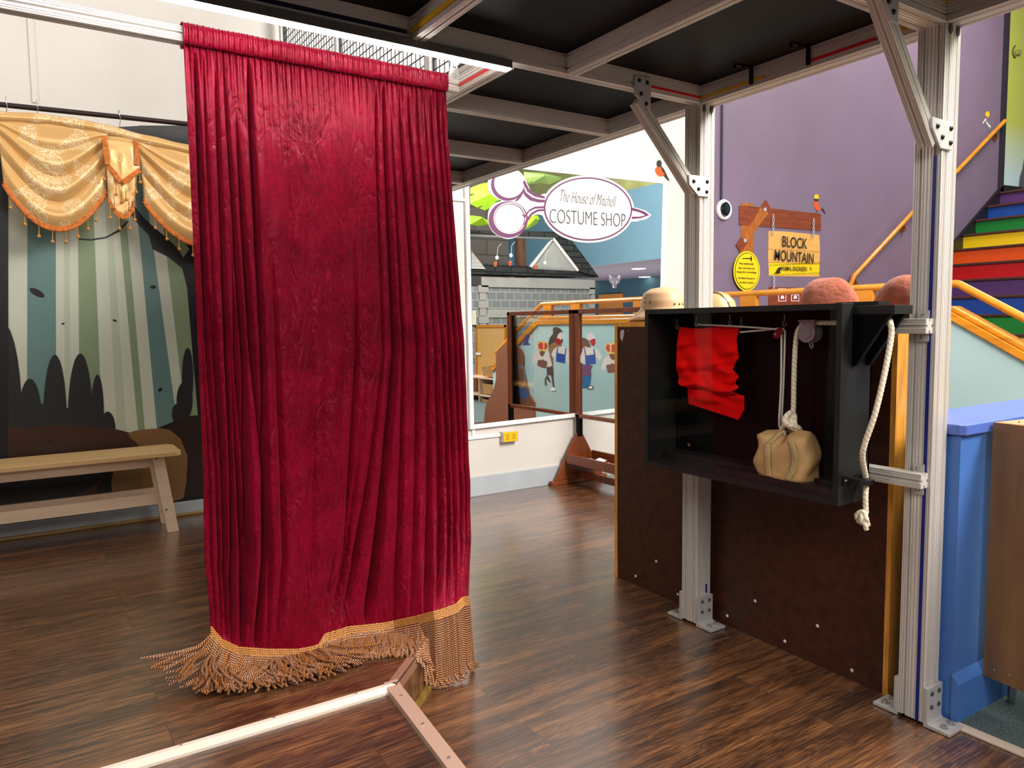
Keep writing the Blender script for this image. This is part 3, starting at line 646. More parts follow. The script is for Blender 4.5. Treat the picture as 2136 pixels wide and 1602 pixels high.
mxs.inputs[0].default_value = .011; nt.links.new(tr.outputs[0], mxs.inputs[1]); nt.links.new(gs.outputs[0], mxs.inputs[2]); nt.links.new(mxs.outputs[0], o_.inputs[0])
mb = MB(); mb.box((x0+.004, ya+t, za+t), (x0+.008, yb-t, zb-t)); mb.build('glass_pane', GL, case, label='clear front glass')
mb = MB(); mb.lathe([(.006, 0), (.005, .003), (.001, .0035)], Xp(1437, 928, x1-.008), (-1, 0, 0), 12); mb.build('wall_screw', M('copper_screw', (190, 120, 90), .4, .6), case, smooth=True)
# rope bracket on the near side
br = MB(); XS0, XS1 = 2.05, 2.145; YS = 1.17
br.box((XS0, YS, 1.236), (XS1, ya, 1.262)); sh = br.build('side_shelf', BLACK2, case, bevel=.002)
for x in (XS0+.002, XS1-.022):
    mb = MB(); mb.prism([(x, ya, 1.236), (x, YS+.012, 1.236), (x, YS+.03, 1.215), (x, ya-.012, 1.085), (x, ya, 1.085)], (.018, 0, 0)); mb.build('shelf_bracket', BLACK, case, bevel=.002)
mb = MB(); mb.box((2.06, 1.225, zb-.006), (2.12, 1.36, zb+.004)); mb.build('top_cleat', BLACK2, case)
# leather strap on the case side
stp = MB(); c = Yp(1804, 1003, 1.26)
stp.prism([(c.x-.055, ya-.002, c.z-.012), (c.x-.055, ya-.002, c.z+.014), (c.x-.02, ya-.002, c.z+.010), (c.x+.045, ya-.002, c.z+.020), (c.x+.045, ya-.002, c.z-.014)], (0, -.003, 0))
stp.tube([(c.x-.028, ya-.004, c.z), (c.x-.026, ya-.040, c.z), (c.x-.010, ya-.053, c.z), (c.x+.012, ya-.050, c.z), (c.x+.024, ya-.035, c.z), (c.x+.026, ya-.004, c.z)], [.012]*6, 4)
stp.build('leather_strap', M('black_leather', (16, 15, 15), .4), case)
mb = MB()
for dx in (-.046, -.034): mb.lathe([(.0035, 0), (.002, .002)], (c.x+dx, ya-.005, c.z), (0, -1, 0), 10)
mb.build('strap_rivet', SCREW, case)

# hooks
for i, (x, y) in enumerate(((1412, 682), (1452, 676), (1522, 674), (1546, 680), (1636, 676))):
    q = Xp(x, y, 2.12 if i else 2.10); mb = MB()
    mb.tube(sm([q+Vector((0, 0, .030)), q+Vector((0, 0, .012)), q+Vector((0, .006, .0)), q+Vector((0, 0, -.008)), q+Vector((0, -.007, -.002)), q+Vector((0, -.006, .006))], 5, False), .0017, 6)
    mb.build('screw_hook', SCREW, case, smooth=True)

# red cloth
def cloth(u, v):
    L = pw(v, [(0, 1417), (.2, 1412), (.45, 1411), (.55, 1417), (.62, 1414), (.66, 1418), (.70, 1434), (1, 1437)])
    R = pw(v, [(0, 1543), (.12, 1536), (.3, 1541), (.42, 1528), (.52, 1541), (.58, 1533), (.64, 1541), (.70, 1524), (.76, 1552), (.9, 1552), (1, 1540)])
    yl = pw(v, [(0, 682), (.45, 770), (.62, 798), (.68, 806), (1, 842)]); yr = pw(v, [(0, 683), (.3, 745), (.42, 770), (.52, 786), (.6, 802), (.7, 818), (.76, 826), (1, 876)])
    x = lerp(L, R, u); y = lerp(yl, yr, u)+4*math.sin(u*6+v*14)*math.sin(math.pi*u)*(1 if v < .9 else 0)
    s = math.sin(math.pi*min(1, v*1.1))
    dep = 2.090+s*(.013*math.sin(v*24+2.2*math.sin(u*4.4)+1)*min(1, .35+v)+.010*math.sin(u*8+v*6)*math.cos(v*10+1)+.005*math.sin(u*19-v*21)+.004*math.sin(v*55+5*u))-.018*math.exp(-((v-.655-.03*u)/.035)**2)+.014*math.exp(-((v-.715-.03*u)/.02)**2)
    if v > .6: dep -= .010*math.sin((v-.6)/.4*math.pi*1.4)
    q = Xp(x, y, dep); return q
mb = MB(); mb.grid(cloth, 70, 110)
mb.build('red_cloth', M('red_felt', (222, 4, 4), .9, spec=.15, amp=.08, ns=30, bump=.1, bs=120), None, smooth=True, solid=.003, label='crumpled bright red cloth hanging at the left inside the black case', cat='cloth')
# cords
CORD = M('white_cord', (206, 200, 190), .7, bump=.3, bs=300)
XR = 2.075
def X3(pts, X): return [Xp(x, y, X) for x, y in pts]
mb = MB()
mb.tube(sm(X3([(1456, 677), (1540, 681), (1620, 687), (1629, 690), (1630, 705), (1629, 800), (1625, 880), (1628, 892)], XR), 5, False), .0032, 7)
mb.tube(sm(X3([(1544, 693), (1600, 688), (1628, 685), (1636, 690), (1637, 705), (1634, 800), (1630, 885), (1632, 895)], XR+.008), 5, False), .0032, 7)
mb.build('thin_cord', CORD, None, smooth=True, label='thin white cord running from the red cloth over the small maroon pulley', cat='cord')
pul = thing('small_pulley', Xp(1622, 693, XR), 'small maroon pulley hanging from a hook inside the black case', 'pulley')
MAR = M('maroon_enamel', (104, 18, 26), .3)
for dx in (-.008, .012):
    mb = MB(); mb.prism([Xp(x, y, XR+dx) for x, y in sm([(1628, 683), (1633, 690), (1625, 704), (1615, 705), (1612, 697), (1619, 687)], 4)], (.002, 0, 0)); mb.build('cheek_plate', MAR, pul)
mb = MB(); q = Xp(1621, 697, XR); mb.cyl(q+Vector((-.009, 0, 0)), q+Vector((-.0105, 0, 0)), .004, n=12); mb.build('axle_pin', SCREW, pul)
mb = MB(); q = Xp(1622, 694, XR); mb.lathe([(.010, -.006), (.006, 0), (.010, .006)], q+Vector((.004, 0, 0)), (1, 0, 0), 16); mb.build('sheave', MAR, pul, smooth=True)
# big pulley
bp_ = thing('large_pulley', Xp(1686, 692, 2.07), 'large grey metal pulley block under the top right of the black case', 'pulley')
CAST = M('cast_grey_metal', (150, 140, 146), .38, .6, bump=.1, bs=60)
q = Xp(1684, 694, 2.065); mb = MB(); mb.lathe([(.024, -.003), (.031, 0), (.031, .006)], q, (-1, 0, 0), 28); mb.lathe([(.016, -.002), (.018, .0085)], q, (-1, 0, 0), 24); mb.cyl(q+Vector((-.006, 0, 0)), q+Vector((-.010, 0, 0)), .004, n=12)
mb.prism(X3([(1664, 668), (1697, 668), (1699, 684), (1694, 688), (1675, 680), (1668, 672)], 2.062), (.005, 0, 0))
mb.tube(sm([Xp(x, y, 2.058) for x, y in ((1676, 692), (1680, 686), (1687, 690), (1692, 686), (1688, 694), (1679, 700), (1677, 697))], 5), .0012, 5)
mb.build('front_cheek', CAST, bp_, smooth=True)
mb = MB(); mb.lathe([(.031, 0), (.031, .004)], q+Vector((.035, 0, 0)), (-1, 0, 0), 28); mb.prism(X3([(1664, 668), (1702, 668), (1703, 684), (1668, 676)], 2.092), (.004, 0, 0)); mb.box((2.06, Xp(1700, 670, 2.06).y, Xp(1680, 668, 2.06).z-.003), (2.10, Xp(1664, 670, 2.06).y, Xp(1680, 668, 2.06).z+.001)); mb.build('rear_cheek', CAST, bp_, smooth=True)
mb = MB(); mb.lathe([(.028, -.010), (.022, 0), (.028, .010)], q+Vector((.018, 0, 0)), (1, 0, 0), 24); mb.build('sheave', M('green_grey_sheave', (120, 132, 128), .35, .5), bp_, smooth=True)
mb = MB(); mb.tube(sm([q+Vector((.002, y, z)) for y, z in ((-.006, -.030), (-.010, -.042), (-.014, -.048), (-.019, -.042), (-.016, -.030))], 5, False), .0025, 6); mb.build('eye', CAST, bp_, smooth=True)
# thick rope: through the case, over the side, down to the knot
def knot(mb, c, R, r, seed, n=3):
    rr = random.Random(seed)
    for k in range(n):
        ax = Vector((rr.uniform(-1, 1), rr.uniform(-1, 1), rr.uniform(-1, 1))).normalized(); x = ax.orthogonal().normalized(); y = ax.cross(x)
        cc = c+Vector((rr.uniform(-1, 1), rr.uniform(-1, 1), rr.uniform(-1, 1)))*R*.28
        mb.tube([cc+(x*math.cos(w)+y*math.sin(w))*R*.72+ax*R*.25*math.sin(w*2) for w in [2*math.pi*i/30 for i in range(31)]], r, 9, lobes=3, pitch=.034, amp=.22)
RR = .0088
mb = MB()
kn = Xp(1649, 882, XR)
inner = sm(X3([(1652, 872), (1655, 850), (1656, 800), (1658, 740), (1662, 700), (1668, 684)], 2.083)+X3([(1678, 676), (1695, 674), (1715, 673)], 2.083)+[Vector((2.085, 1.315, 1.213)), Vector((2.085, 1.27, 1.212))], 16, False)
mb.tube(inner, RR, 12, lobes=3, pitch=.036, amp=.2)
outer = sm([Vector((2.095, 1.262, 1.20)), Vector((2.095, 1.215, 1.216)), Yp(1857, 674, 1.195), Yp(1859, 700, 1.19), Yp(1847, 770, 1.19), Yp(1826, 860, 1.20), Yp(1804, 925, 1.225), Yp(1799, 955, 1.24), Yp(1806, 1000, 1.262), Yp(1805, 1040, 1.262), Yp(1806, 1070, 1.262)], 26, False)
mb.tube(outer, RR, 12, lobes=3, pitch=.036, amp=.2)
knot(mb, Yp(1802, 1082, 1.262), .022, .0085, 3, 3)
mb.tube(sm([Yp(1801, 1086, 1.255), Yp(1805, 1096, 1.25), Yp(1807, 1105, 1.25)], 6, False), [.008]*12+[.006], 10, lobes=3, pitch=.036)
knot(mb, kn, .034, .0088, 8, 5)
mb.tube(sm([kn+Vector((0, .02, -.005)), kn+Vector((-.01, .028, -.03)), kn+Vector((-.005, .012, -.036))], 6, False), .008, 9, lobes=3, pitch=.036)
mb.build('cotton_rope', ROPE, None, smooth=True, label='thick cream twisted rope with knots hanging inside and beside the black case', cat='rope')
# chain link
mb = MB()
for i, (x, y) in enumerate(((1647, 897), (1650, 902), (1654, 906), (1658, 911), (1662, 914))):
    q = Xp(x, y, XR-.004); w = i % 2
    mb.tube([q+Vector((.004*math.cos(a)*(w), .006*math.cos(a)*(1-w)+.001, .007*math.sin(a))) for a in [2*math.pi*k/14 for k in range(15)]], .0016, 6)
mb.build('chain', SCREW, None, smooth=True, label='short steel chain joining the rope knot to the tan bag', cat='chain')
# bag
bag = thing('canvas_bag', Xp(1645, 990, 2.075), 'tan canvas sandbag with webbing handles sitting on the case floor', 'bag')
TAN = M('tan_canvas', (196, 156, 104), .75, amp=.08, ns=20, bump=.25, bs=14)
bc = Xp(1642, 953, 2.070); HB = .068
def bagf(u, v):
    th = u*2*math.pi; z = v*2-1
    prof = [(.0, .94), (.06, 1.0), (.3, 1.03), (.6, 1.0), (.88, .98), (.96, .94), (1, .84)]
    k = pw(v, prof)
    cy, cx = math.cos(th), math.sin(th); q = (abs(cx)**3.6+abs(cy)**3.6)**(-1/3.6)
    y = cy*q*.101*k*(1+.05*math.sin(v*9+th*3)); x = cx*q*.056*k*(1+.07*math.sin(v*7+th*2))
    top = .016*math.cos(th*2)*max(0, v-.5)*2-.020*max(0, v-.6)*math.cos(th)
    dim = -.014*math.exp(-((y)/.03)**2)*max(0, v-.7)*3
    zz = z*HB+top*.8+dim+.004*math.sin(th*5+v*6)*v
    return Vector((bc.x+x, bc.y+y+.004*math.sin(v*8), bc.z+.002+zz))
mb = MB(); mb.grid(bagf, 64, 30); nb = 64; b0 = 30*65
mb.add([bagf(i/64, 1)*.0+Vector((0, 0, 0))+Vector((lerp(bc.x, bagf(i/64, 1).x, .4), lerp(bc.y, bagf(i/64, 1).y, .4), bagf(i/64, 1).z+.004+.004*math.sin(i*.6))) for i in range(64)]+[Vector((bc.x, bc.y, bc.z+HB+.004))], [])
tb = 31*65
for i in range(64):
    j = (i+1) % 64; mb.f.append([b0+i, b0+i+1, tb+j, tb+i]); mb.m.append(0); mb.f.append([tb+i, tb+j, tb+64]); mb.m.append(0)
mb.f.append(list(range(64))[::-1]); mb.m.append(0)
mb.build('bag_body', TAN, bag, smooth=True)
WEB = M('khaki_webbing', (186, 160, 112), .8, bump=.5, bs=150)
for yy, px0 in ((bc.y+.028, 1), (bc.y-.060, 2)):
    f = lambda v: max([bagf(u/48, v) for u in range(48) if abs(bagf(u/48, v).y-yy) < .012 and bagf(u/48, v).x < bc.x] or [bagf(.75, v)], key=lambda q: -q.x)
    pts = [f(v)+Vector((-.0035, 0, 0)) for v in (.03, .2, .4, .6, .8, .95)]
    mb = MB()
    for w0, w1 in ((-.011, .011),):
        mb.grid(lambda u, v: (lambda q: Vector((q.x-.001, lerp(q.y+w0, q.y+w1, u)+(.006*v if px0 == 1 else -.022*math.sin(v*2.6)+.01), q.z)))(sm(pts, 4, False)[int(round(v*20))]), 3, 20)
    if px0 == 1:
        top = pts[-1]; mb.grid(lambda u, v: Vector((lerp(top.x, bc.x-.012, v), lerp(top.y+.006, bc.y+.008, v)+lerp(-.010, .010, u), lerp(top.z, bc.z+HB+.022, v))), 3, 6)
    mb.build('webbing_strap', WEB, bag, smooth=True, solid=.003)

# ------------------------------------------------------------------ hats
pith = thing('pith_helmet', (2.46, 2.545, HT), 'beige pith helmet on the far end of the cabinet', 'helmet')
BEI = M('beige_felt_plastic', (190, 158, 120), .5, amp=.04, ns=6)
def hatc(prof, c, sx, sy, n=40, tilt=0): return prof
hc = Vector((2.47, 2.51, HT)); ax = Vector((0, .05, 1))
def pf(u, v):
    th = 2*math.pi*u; r, z = pw(v, [(0, .145), (.12, .142), (.28, .108), (.34, .098), (.5, .096), (.7, .083), (.85, .052), (1, .004)]), pw(v, [(0, .004), (.12, .014), (.28, .042), (.34, .052), (.5, .088), (.7, .124), (.85, .143), (1, .150)])
    cx, cy = math.cos(th), math.sin(th)
    brim = 1+.12*max(0, -0+cy)*max(0, 1-v*2.8)
    dz = -.010*abs(cy)**2*max(0, 1-v*3)
    return Vector((hc.x+cx*r*.86, hc.y+cy*r*1.12*brim+.0, hc.z+max(.002, z+dz+.008)))
mb = MB(); mb.grid(pf, 56, 26); mb.build('shell', BEI, pith, smooth=True, solid=.003)
mb = MB(); mb.tube([pf(i/56, .345)+Vector((0, 0, .0)) for i in range(57)], .0035, 6); mb.lathe([(.012, 0), (.012, .004), (.006, .008), (.002, .009)], pf(0, 1)+Vector((0, 0, -.004)), (0, 0, 1), 16); mb.build('band_and_button', BEI, pith, smooth=True)
vent = M('vent_hole', (40, 18, 16), .8)
for x, y in ((1345, 622), (1359, 621), (1347, 631), (1357, 631), (1331, 646), (1342, 646), (1406, 635), (1416, 635), (1423, 635)):
    # march to the shell along the sight direction
    best = None
    for i in range(0, 60):
        for j in range(5, 26):
            q = pf(i/60, j/26); d = (q-CAM).normalized(); e = (d-ray(x, y).normalized()).length
            if (best is None or e < best[0]) and q.x < hc.x+.03: best = (e, q)
    q = best[1]; nn = (q-(hc+Vector((0, 0, .05)))).normalized(); mb = MB(); mb.cyl(q+nn*.0015, q+nn*.0035, .0042, n=10); mb.build('vent', vent, pith)
def beret(c, rx, ry, h, seed, label):
    rr = random.Random(seed); t = thing('fur_cap', (c[0], c[1], HT), label, 'cap')
    FUR = M('rust_fur', (142, 74, 52), .95, sheen=.15, amp=.3, ns=16, bump=.55, bs=45)
    ph = [rr.uniform(0, 6) for _ in range(6)]
    def f(u, v):
        th = 2*math.pi*u; a_ = v*math.pi/2; z = (math.sin(a_)**1.1)*h if v > .02 else 0; k = max(.01, math.cos(a_)**.75)*(.96+.06*math.sin(min(1, v*4)*math.pi/2))
        k *= 1+.035*math.sin(3*th+ph[0]+v*4)+.02*math.sin(7*th+ph[1]-v*6); z += h*.07*math.sin(2*th+ph[2])*v*(1-v)*3
        return Vector((c[0]+math.cos(th)*rx*k, c[1]+math.sin(th)*ry*k, HT+.022+z))
    mb = MB(); mb.grid(f, 56, 24); mb.build('crown', FUR, t, smooth=True)
    mb = MB(); mb.lathe([(1, 0), (1.0, .026), (.9, .028)], (c[0], c[1], HT+.001), (0, 0, 1), 40, sx=rx*.93, sy=ry*.93, x0=(1, 0, 0)); mb.build('inner_band', M('black_band', (20, 18, 20), .8), t, smooth=True)
beret((2.42, 1.632), .085, .108, .128, 5, 'rust brown fur cap on the cabinet behind the middle of the black case')
beret((2.42, 1.345), .080, .105, .120, 9, 'rust brown fur cap on the cabinet, partly hidden by the near silver post')
# tambourine like gold rimmed drum
tam = thing('gold_helmet', (2.44, 2.12, HT), 'pale gold riveted helmet peeking out behind the far silver post', 'helmet')
GLD = M('pale_gold_plastic', (176, 158, 112), .35, .15)
mb = MB(); mb.lathe([(.082, 0), (.082, .03), (.070, .072), (.045, .098), (.018, .110), (.001, .112)], (2.44, 2.155, HT+.012), (0, 0, 1), 36); mb.build('shell', GLD, tam, smooth=True)
mb = MB(); mb.lathe([(.088, 0), (.090, .012), (.086, .020)], (2.44, 2.155, HT+.001), (0, 0, 1), 36); mb.tube([(2.44-.082*math.sin(a)*.3, 2.155-.086*math.cos(a), HT+.02+.10*math.sin(a)) for a in [math.pi*i/20 for i in range(11)]], .005, 6)
mb.build('rim', M('brass_rim', (170, 130, 70), .3, .6), tam, smooth=True)
for a in (.2, .6, 1.0): mb = MB(); mb.lathe([(.005, 0), (.001, .004)], (2.44-.082*math.sin(a)*.3, 2.155-.091*math.cos(a), HT+.02+.10*math.sin(a)), (0, -1, .3), 10); mb.build('rivet', GLD, tam)

# ------------------------------------------------------------------ blue half wall, plywood counter
CB = Zp(1978, 853, .91).y
mb = MB(); mb.prism([(2.294, 1.098, 0), (3.9, 1.098, 0), (3.9, CB-.01, 0), (2.68, CB-.01, 0), (2.294, 1.18, 0)], (0, 0, .875)); mb.build('wall_half', BLUE, kind='structure')
mb = MB(); mb.prism([(2.284, 1.19, .878), (2.284, 1.10, .878), (2.296, 1.083, .878), (3.9, 1.083, .878), (3.9, CB+.0, .878), (2.66, CB+.0, .878)], (0, 0, .032)); mb.build('trim_4', M('blue_cap_paint', (84, 110, 190), .4, amp=.06, ns=6), kind='structure', bevel=.003)
mb = MB(); mb.prism([(2.290, 1.098, 0), (2.290, 1.076, 0), (2.290, 1.076, .125), (2.290, 1.098, .150)], (1.5, 0, 0)); mb.build('baseboard_right', BLUE, kind='structure')
cnt = thing('counter_unit', (2.8, .7, 0), 'brown stained plywood counter on a pipe leg beside the blue half wall', 'counter')
d2 = (Zp(2136, 1421, .115)-Zp(2060, 1390, .115)); pa = Yp(2072, 872, 1.075); pa.z = 0; d2.z = 0; d2.normalize(); q = Vector((-d2.y, d2.x, 0)); q = q if q.x > 0 else -q
mb = MB(); mb.prism([pa, pa+d2*.9, pa+d2*.9+q*.02, pa+q*.02], (0, 0, .79)); o = mb.build('front_panel', PANELB, cnt)
for v in o.data.vertices: v.co.z += .118
mb = MB(); mb.prism([pa+q*.02+Vector((0, 0, .118+.772)), pa+d2*.9+q*.02+Vector((0, 0, .118+.772)), pa+d2*.9+q*.6+Vector((0, 0, .89)), pa+q*.6+Vector((0, 0, .89))], (0, 0, .018)); mb.build('top_panel', M('light_ply_top', (186, 146, 104), .45, amp=.1, ns=6), cnt)
q1 = Zp(2110, 1463, .006); mb = MB(); mb.cyl((q1.x, q1.y, .006), (q1.x, q1.y, .125), .012, n=16); mb.build('pipe_leg', SCREW, cnt, smooth=True)
for x, y in ((2088, 877), (2126, 880), (2073, 1398), (2104, 1408)):
    d = ray(x, y); tt = (pa-CAM).dot(q)/d.dot(q); s = CAM+d*tt; mb = MB(); mb.lathe([(.0035, 0), (.001, .002)], s, -q, 8); mb.build('panel_screw', SCREW, cnt)

# ------------------------------------------------------------------ teal half wall and oak railing (also seen in the mirror)
XT = 4.783; YK = 2.34; SL = .585; YE = 1.38
def zr(y, base): return base-(YK-y)*SL if y < YK else base
mb = MB(); mb.prism([(XT-.05, 4.54, 0), (XT-.05, 4.54, 1.235), (XT-.05, YK, 1.235), (XT-.05, YE, zr(YE, 1.235)), (XT-.05, YE, 0)], (.1, 0, 0)); mb.build('wall_stair', TEAL, kind='structure')
rl = thing('stair_railing', (XT, 2.3, 1.235), 'varnished oak railing running level then sloping down on the pale teal half wall', 'railing')
def cap(w, b0, b1): mb = MB(); mb.prism([(XT-w, 4.53, b0), (XT-w, 4.53, b1), (XT-w, YK, b1), (XT-w, YE, zr(YE, b1)), (XT-w, YE, zr(YE, b0)), (XT-w, YK, b0)], (2*w, 0, 0)); return mb
cap(.066, 1.21, 1.262).build('apron_board', OAK, rl, bevel=.004); cap(.052, 1.262, 1.30).build('cap_board', OAK, rl, bevel=.01)
mb = MB(); mb.tube([(XT, 4.53, 1.437), (XT, YK+.05, 1.437)]+[(XT, YK+.03-.02*i, zr(YK+.03-.02*i, 1.437)-.002) for i in range(4)]+[(XT, YE, zr(YE, 1.437))], .024, 14); mb.build('handrail', OAKR, rl, smooth=True)
for y in (3.9, 2.95, 2.46): mb = MB(); mb.box((XT-.02, y-.075, zr(y, 1.29)), (XT+.02, y+.075, zr(y, 1.42))); mb.build('rail_block', OAK, rl)

# ------------------------------------------------------------------ rainbow stair
stair = thing('staircase', (8, 3.8, 0), 'staircase with rainbow painted risers climbing along the purple wall', 'staircase')
RB = {'purple': (88, 52, 112), 'blue': (20, 72, 160), 'green': (14, 128, 46), 'yellow': (250, 208, 6), 'orange': (240, 86, 8), 'red': (204, 8, 14)}
seq = ['orange', 'red', 'purple', 'blue', 'green', 'yellow']  # going down from k=-1
def colk(k): return {3: 'purple', 2: 'blue', 1: 'green', 0: 'yellow', -1: 'orange', -2: 'red', -3: 'purple', -4: 'blue', -5: 'green', -6: 'yellow', -7: 'orange', -8: 'red', -9: 'purple', -10: 'blue'}[k]
TRD = M('dark_tread', (74, 40, 34), .5, amp=.2, ns=8)
for k in range(-10, 4):
    X = 9.286+.285*k; zt = 2.016+.188*(k+1); zb_ = max(0, zt-.188)
    mb = MB(); mb.box((X, 2.7, zb_), (X+.285+(.9 if k == 3 else 0), 4.50, zt-.028)); mb.build('riser', M('riser_'+colk(k), RB[colk(k)], .45), stair, label=colk(k)+' painted riser')
    mb = MB(); mb.box((X-.025, 2.7, zt-.028), (X+.285+(.9 if k == 3 else 0), 4.50, zt)); mb.build('tread', TRD, stair, bevel=.006)
mb = MB(); Xa, Xb = 9.286-2.9, 9.286+.285*3.3
mb.prism([(Xa, 4.50, 0), (Xa, 4.50, .3), (Xb, 4.50, 2.016+.188*4.5), (Xb+.5, 4.50, 2.88), (Xb+.5, 4.50, 2.6), (Xb, 4.50, 2.5)], (0, .035, 0)); mb.build('skirt_board', M('black_skirt', (20, 16, 18), .4), stair)
hr = thing('wall_handrail', (8.5, 4.46, 2.5), 'slim oak handrail on brackets climbing the purple wall beside the stair', 'handrail')
Yr = 4.47
pts = [Yp(1772, 600, Yr), Yp(1781, 576, Yr), Yp(1905, 442, Yr), Yp(1998, 355, Yr), Yp(2096, 252, Yr)]
mb = MB(); mb.tube(pts, .024, 12); mb.build('rail', OAKR, hr, smooth=True)
for x, y in ((1786, 590), (1888, 476), (2080, 285)):
    q = Yp(x, y, 4.50); mb = MB(); mb.lathe([(.040, 0), (.040, .012), (.026, .02), (.026, .045), (.012, .052)], Vector((q.x, 4.54, q.z)), (0, -1, 0), 18); mb.cyl((q.x, 4.50, q.z), Yp(x-6, y-12, Yr), .013, n=10); mb.build('rail_bracket', M('amber_wood', (150, 84, 26), .3, coat=.5), hr, smooth=True)

# ------------------------------------------------------------------ mirror with sign
YG = 4.52
mir = thing('wall_mirror', Yp(1180, 870, YG), 'large white framed mirror on the back wall carrying the costume shop sign', 'mirror')
mc = [Yp(978, 250, YG), Yp(988, 886, YG), Yp(1372, 842, YG), Yp(1384, 383, YG)]
q0 = Yp(1083, 352, YG); q3 = Yp(1384, 383, YG); sl_ = (q3.z-q0.z)/(q3.x-q0.x); mc[0] = Vector((mc[1].x-.01, YG, q0.z+sl_*(mc[1].x-.01-q0.x)))
MIR = bpy.data.materials.new('mirror_silver'); MIR.use_nodes = True; b = MIR.node_tree.nodes['Principled BSDF']; b.inputs['Metallic'].default_value = 1; b.inputs['Roughness'].default_value = .0; b.inputs['Base Color'].default_value = (.93, .95, .95, 1)
mb = MB(); mb.prism(mc, (0, .008, 0)); mb.build('mirror_glass', MIR, mir)
mb = MB(); cc = sum(mc, Vector())/4
def offs(p, k, kz=1): return p+Vector((math.copysign(k, (p-cc).x), 0, math.copysign(k*kz, (p-cc).z)))
for i in range(4):
    a, b_ = mc[i], mc[(i+1) % 4]
    wd = .045 if i != 1 else .018
    A2 = offs(a, .03); B2 = offs(b_, .03)
    A2.y = B2.y = YG; mb.prism([a, b_, B2, A2], (0, .019, 0)); mb.prism([p+Vector((0, -.006, 0)) for p in (a, b_, B2, A2)], (0, .006, 0))
mb.build('mirror_frame', WHITEG, mir)
PLUM = M('plum_print', (104, 50, 92), .5); SGN = M('sign_white', (206, 204, 205), .4); INK = M('black_ink', (34, 34, 36), .5); INKG = M('grey_ink', (70, 70, 72), .5)
py = lambda x, y: Yp(x, y, YG-.002)
sign = thing('shop_sign', Yp(1225, 480, YG), 'white scissors shaped costume shop sign stuck on the mirror', 'sign')
cx, cy, rx, ry = 1226, 436, 92, 66; tl = .035
outer_h = [(1140, 406), (1122, 408), (1108, 398), (1098, 378), (1088, 362), (1072, 352), (1050, 352), (1030, 360), (1018, 378), (1020, 400), (1036, 414), (1046, 419), (1032, 424), (1020, 438), (1018, 462), (1028, 484), (1048, 496), (1066, 498), (1086, 488), (1098, 468), (1108, 452), (1122, 447), (1142, 449)]
lay = [(sm(outer_h, 4), 0), ([(1310, 430), (1330, 434), (1348, 440), (1359, 449), (1348, 457), (1328, 462), (1310, 462)], 0), (ell(cx, cy, rx+4.5, ry+4.5, 48, tl), 0)]
def ring(c, r1, r2, n=32, rot=0): return c, r1, r2
# purple shapes
lay += [([(1318, 433), (1332, 437), (1345, 442), (1354, 449), (1336, 455), (1318, 457), (1318, 452), (1334, 452), (1346, 449), (1334, 443), (1318, 439)], 1)]
lay += [(ell(1059, 385, 35, 34, 32), 1), (ell(1062, 382, 31.5, 31, 32), 0), (ell(1060, 458, 41, 38, 36), 1), (ell(1063, 455, 34, 33, 36), 0), (ell(1063, 455, 32, 30.5, 36), 1), (ell(1062.5, 455.5, 30.5, 29.5, 36), 0)]
lay += [([(1092, 392), (1097, 402), (1110, 412), (1124, 416), (1136, 417), (1136, 422), (1122, 422), (1106, 418), (1096, 410), (1091, 402), (1086, 412), (1078, 420), (1074, 418), (1086, 406)], 1)]
lay += [([(1136, 434), (1116, 435), (1104, 441), (1094, 455), (1088, 448), (1090, 447), (1094, 449), (1104, 437), (1116, 431), (1136, 430)], 1), ([(1136, 440), (1122, 441), (1110, 448), (1100, 463), (1094, 474), (1092, 468), (1098, 456), (1108, 444), (1120, 437), (1136, 436)], 1), ([(1094, 376), (1102, 392), (1112, 402), (1136, 410), (1136, 414), (1116, 410), (1100, 400), (1090, 380)], 1)]
lay += [(ell(cx, cy, rx, ry, 60, tl), 1), (ell(cx, cy, rx-3, ry-3, 60, tl), 0)]
decal('sign_board', py, (0, -1, 0), lay, [SGN, PLUM], sign, step=.0005)
c = Yp(1228.5, 455, YG-.010); w = (py(1307, 455)-py(1150, 447)).length
Rv = (py(1310, 459)-py(1149, 449)).normalized(); Uv = Vector((0, 0, 1))
txt('lettering', 'COSTUME SHOP', c, Rv, Uv, .1, INKG, sign, w=w, h=.100, thin=-.022)
c = Yp(1229, 414, YG-.010); txt('script_lettering', 'The House of Mitchell', c, (py(1285, 421)-py(1172, 409)), Uv, .1, INKG, sign, w=(py(1286, 421)-py(1170, 409)).length, h=.085, thin=-.026, shear=.5)
# fox sticker
FOXG = M('fox_grey', (108, 104, 116), .5); FOXL = M('fox_light', (204, 202, 208), .5)
fx = lambda a, b: (1266+a*.1265, 570+b*.1265)
def F2(pts): return [(1130+x/7.911, 520+y/7.911) for x, y in pts]
decal('fox_sticker', py, (0, -1, 0), [(F2([(1095, 420), (1130, 425), (1165, 460), (1200, 472), (1240, 460), (1270, 425), (1305, 420), (1300, 500), (1270, 560), (1235, 590), (1232, 640), (1175, 640), (1165, 590), (1120, 540), (1100, 500)]), 0), (F2([(1100, 428), (1125, 432), (1150, 465), (1140, 485), (1122, 440)]), 1), (F2([(1300, 428), (1275, 432), (1255, 465), (1270, 485), (1282, 440)]), 1),
    (F2([(1150, 525), (1175, 530), (1185, 550), (1170, 545)]), 1), (F2([(1250, 525), (1228, 530), (1222, 550), (1236, 545)]), 1), (F2([(1165, 590), (1185, 600), (1190, 640), (1175, 640)]), 1), (F2([(1196, 600), (1220, 600), (1212, 622), (1204, 622)]), 2)], [FOXG, FOXL, INK],
    label='grey fox head sticker on the mirror', cat='sticker')
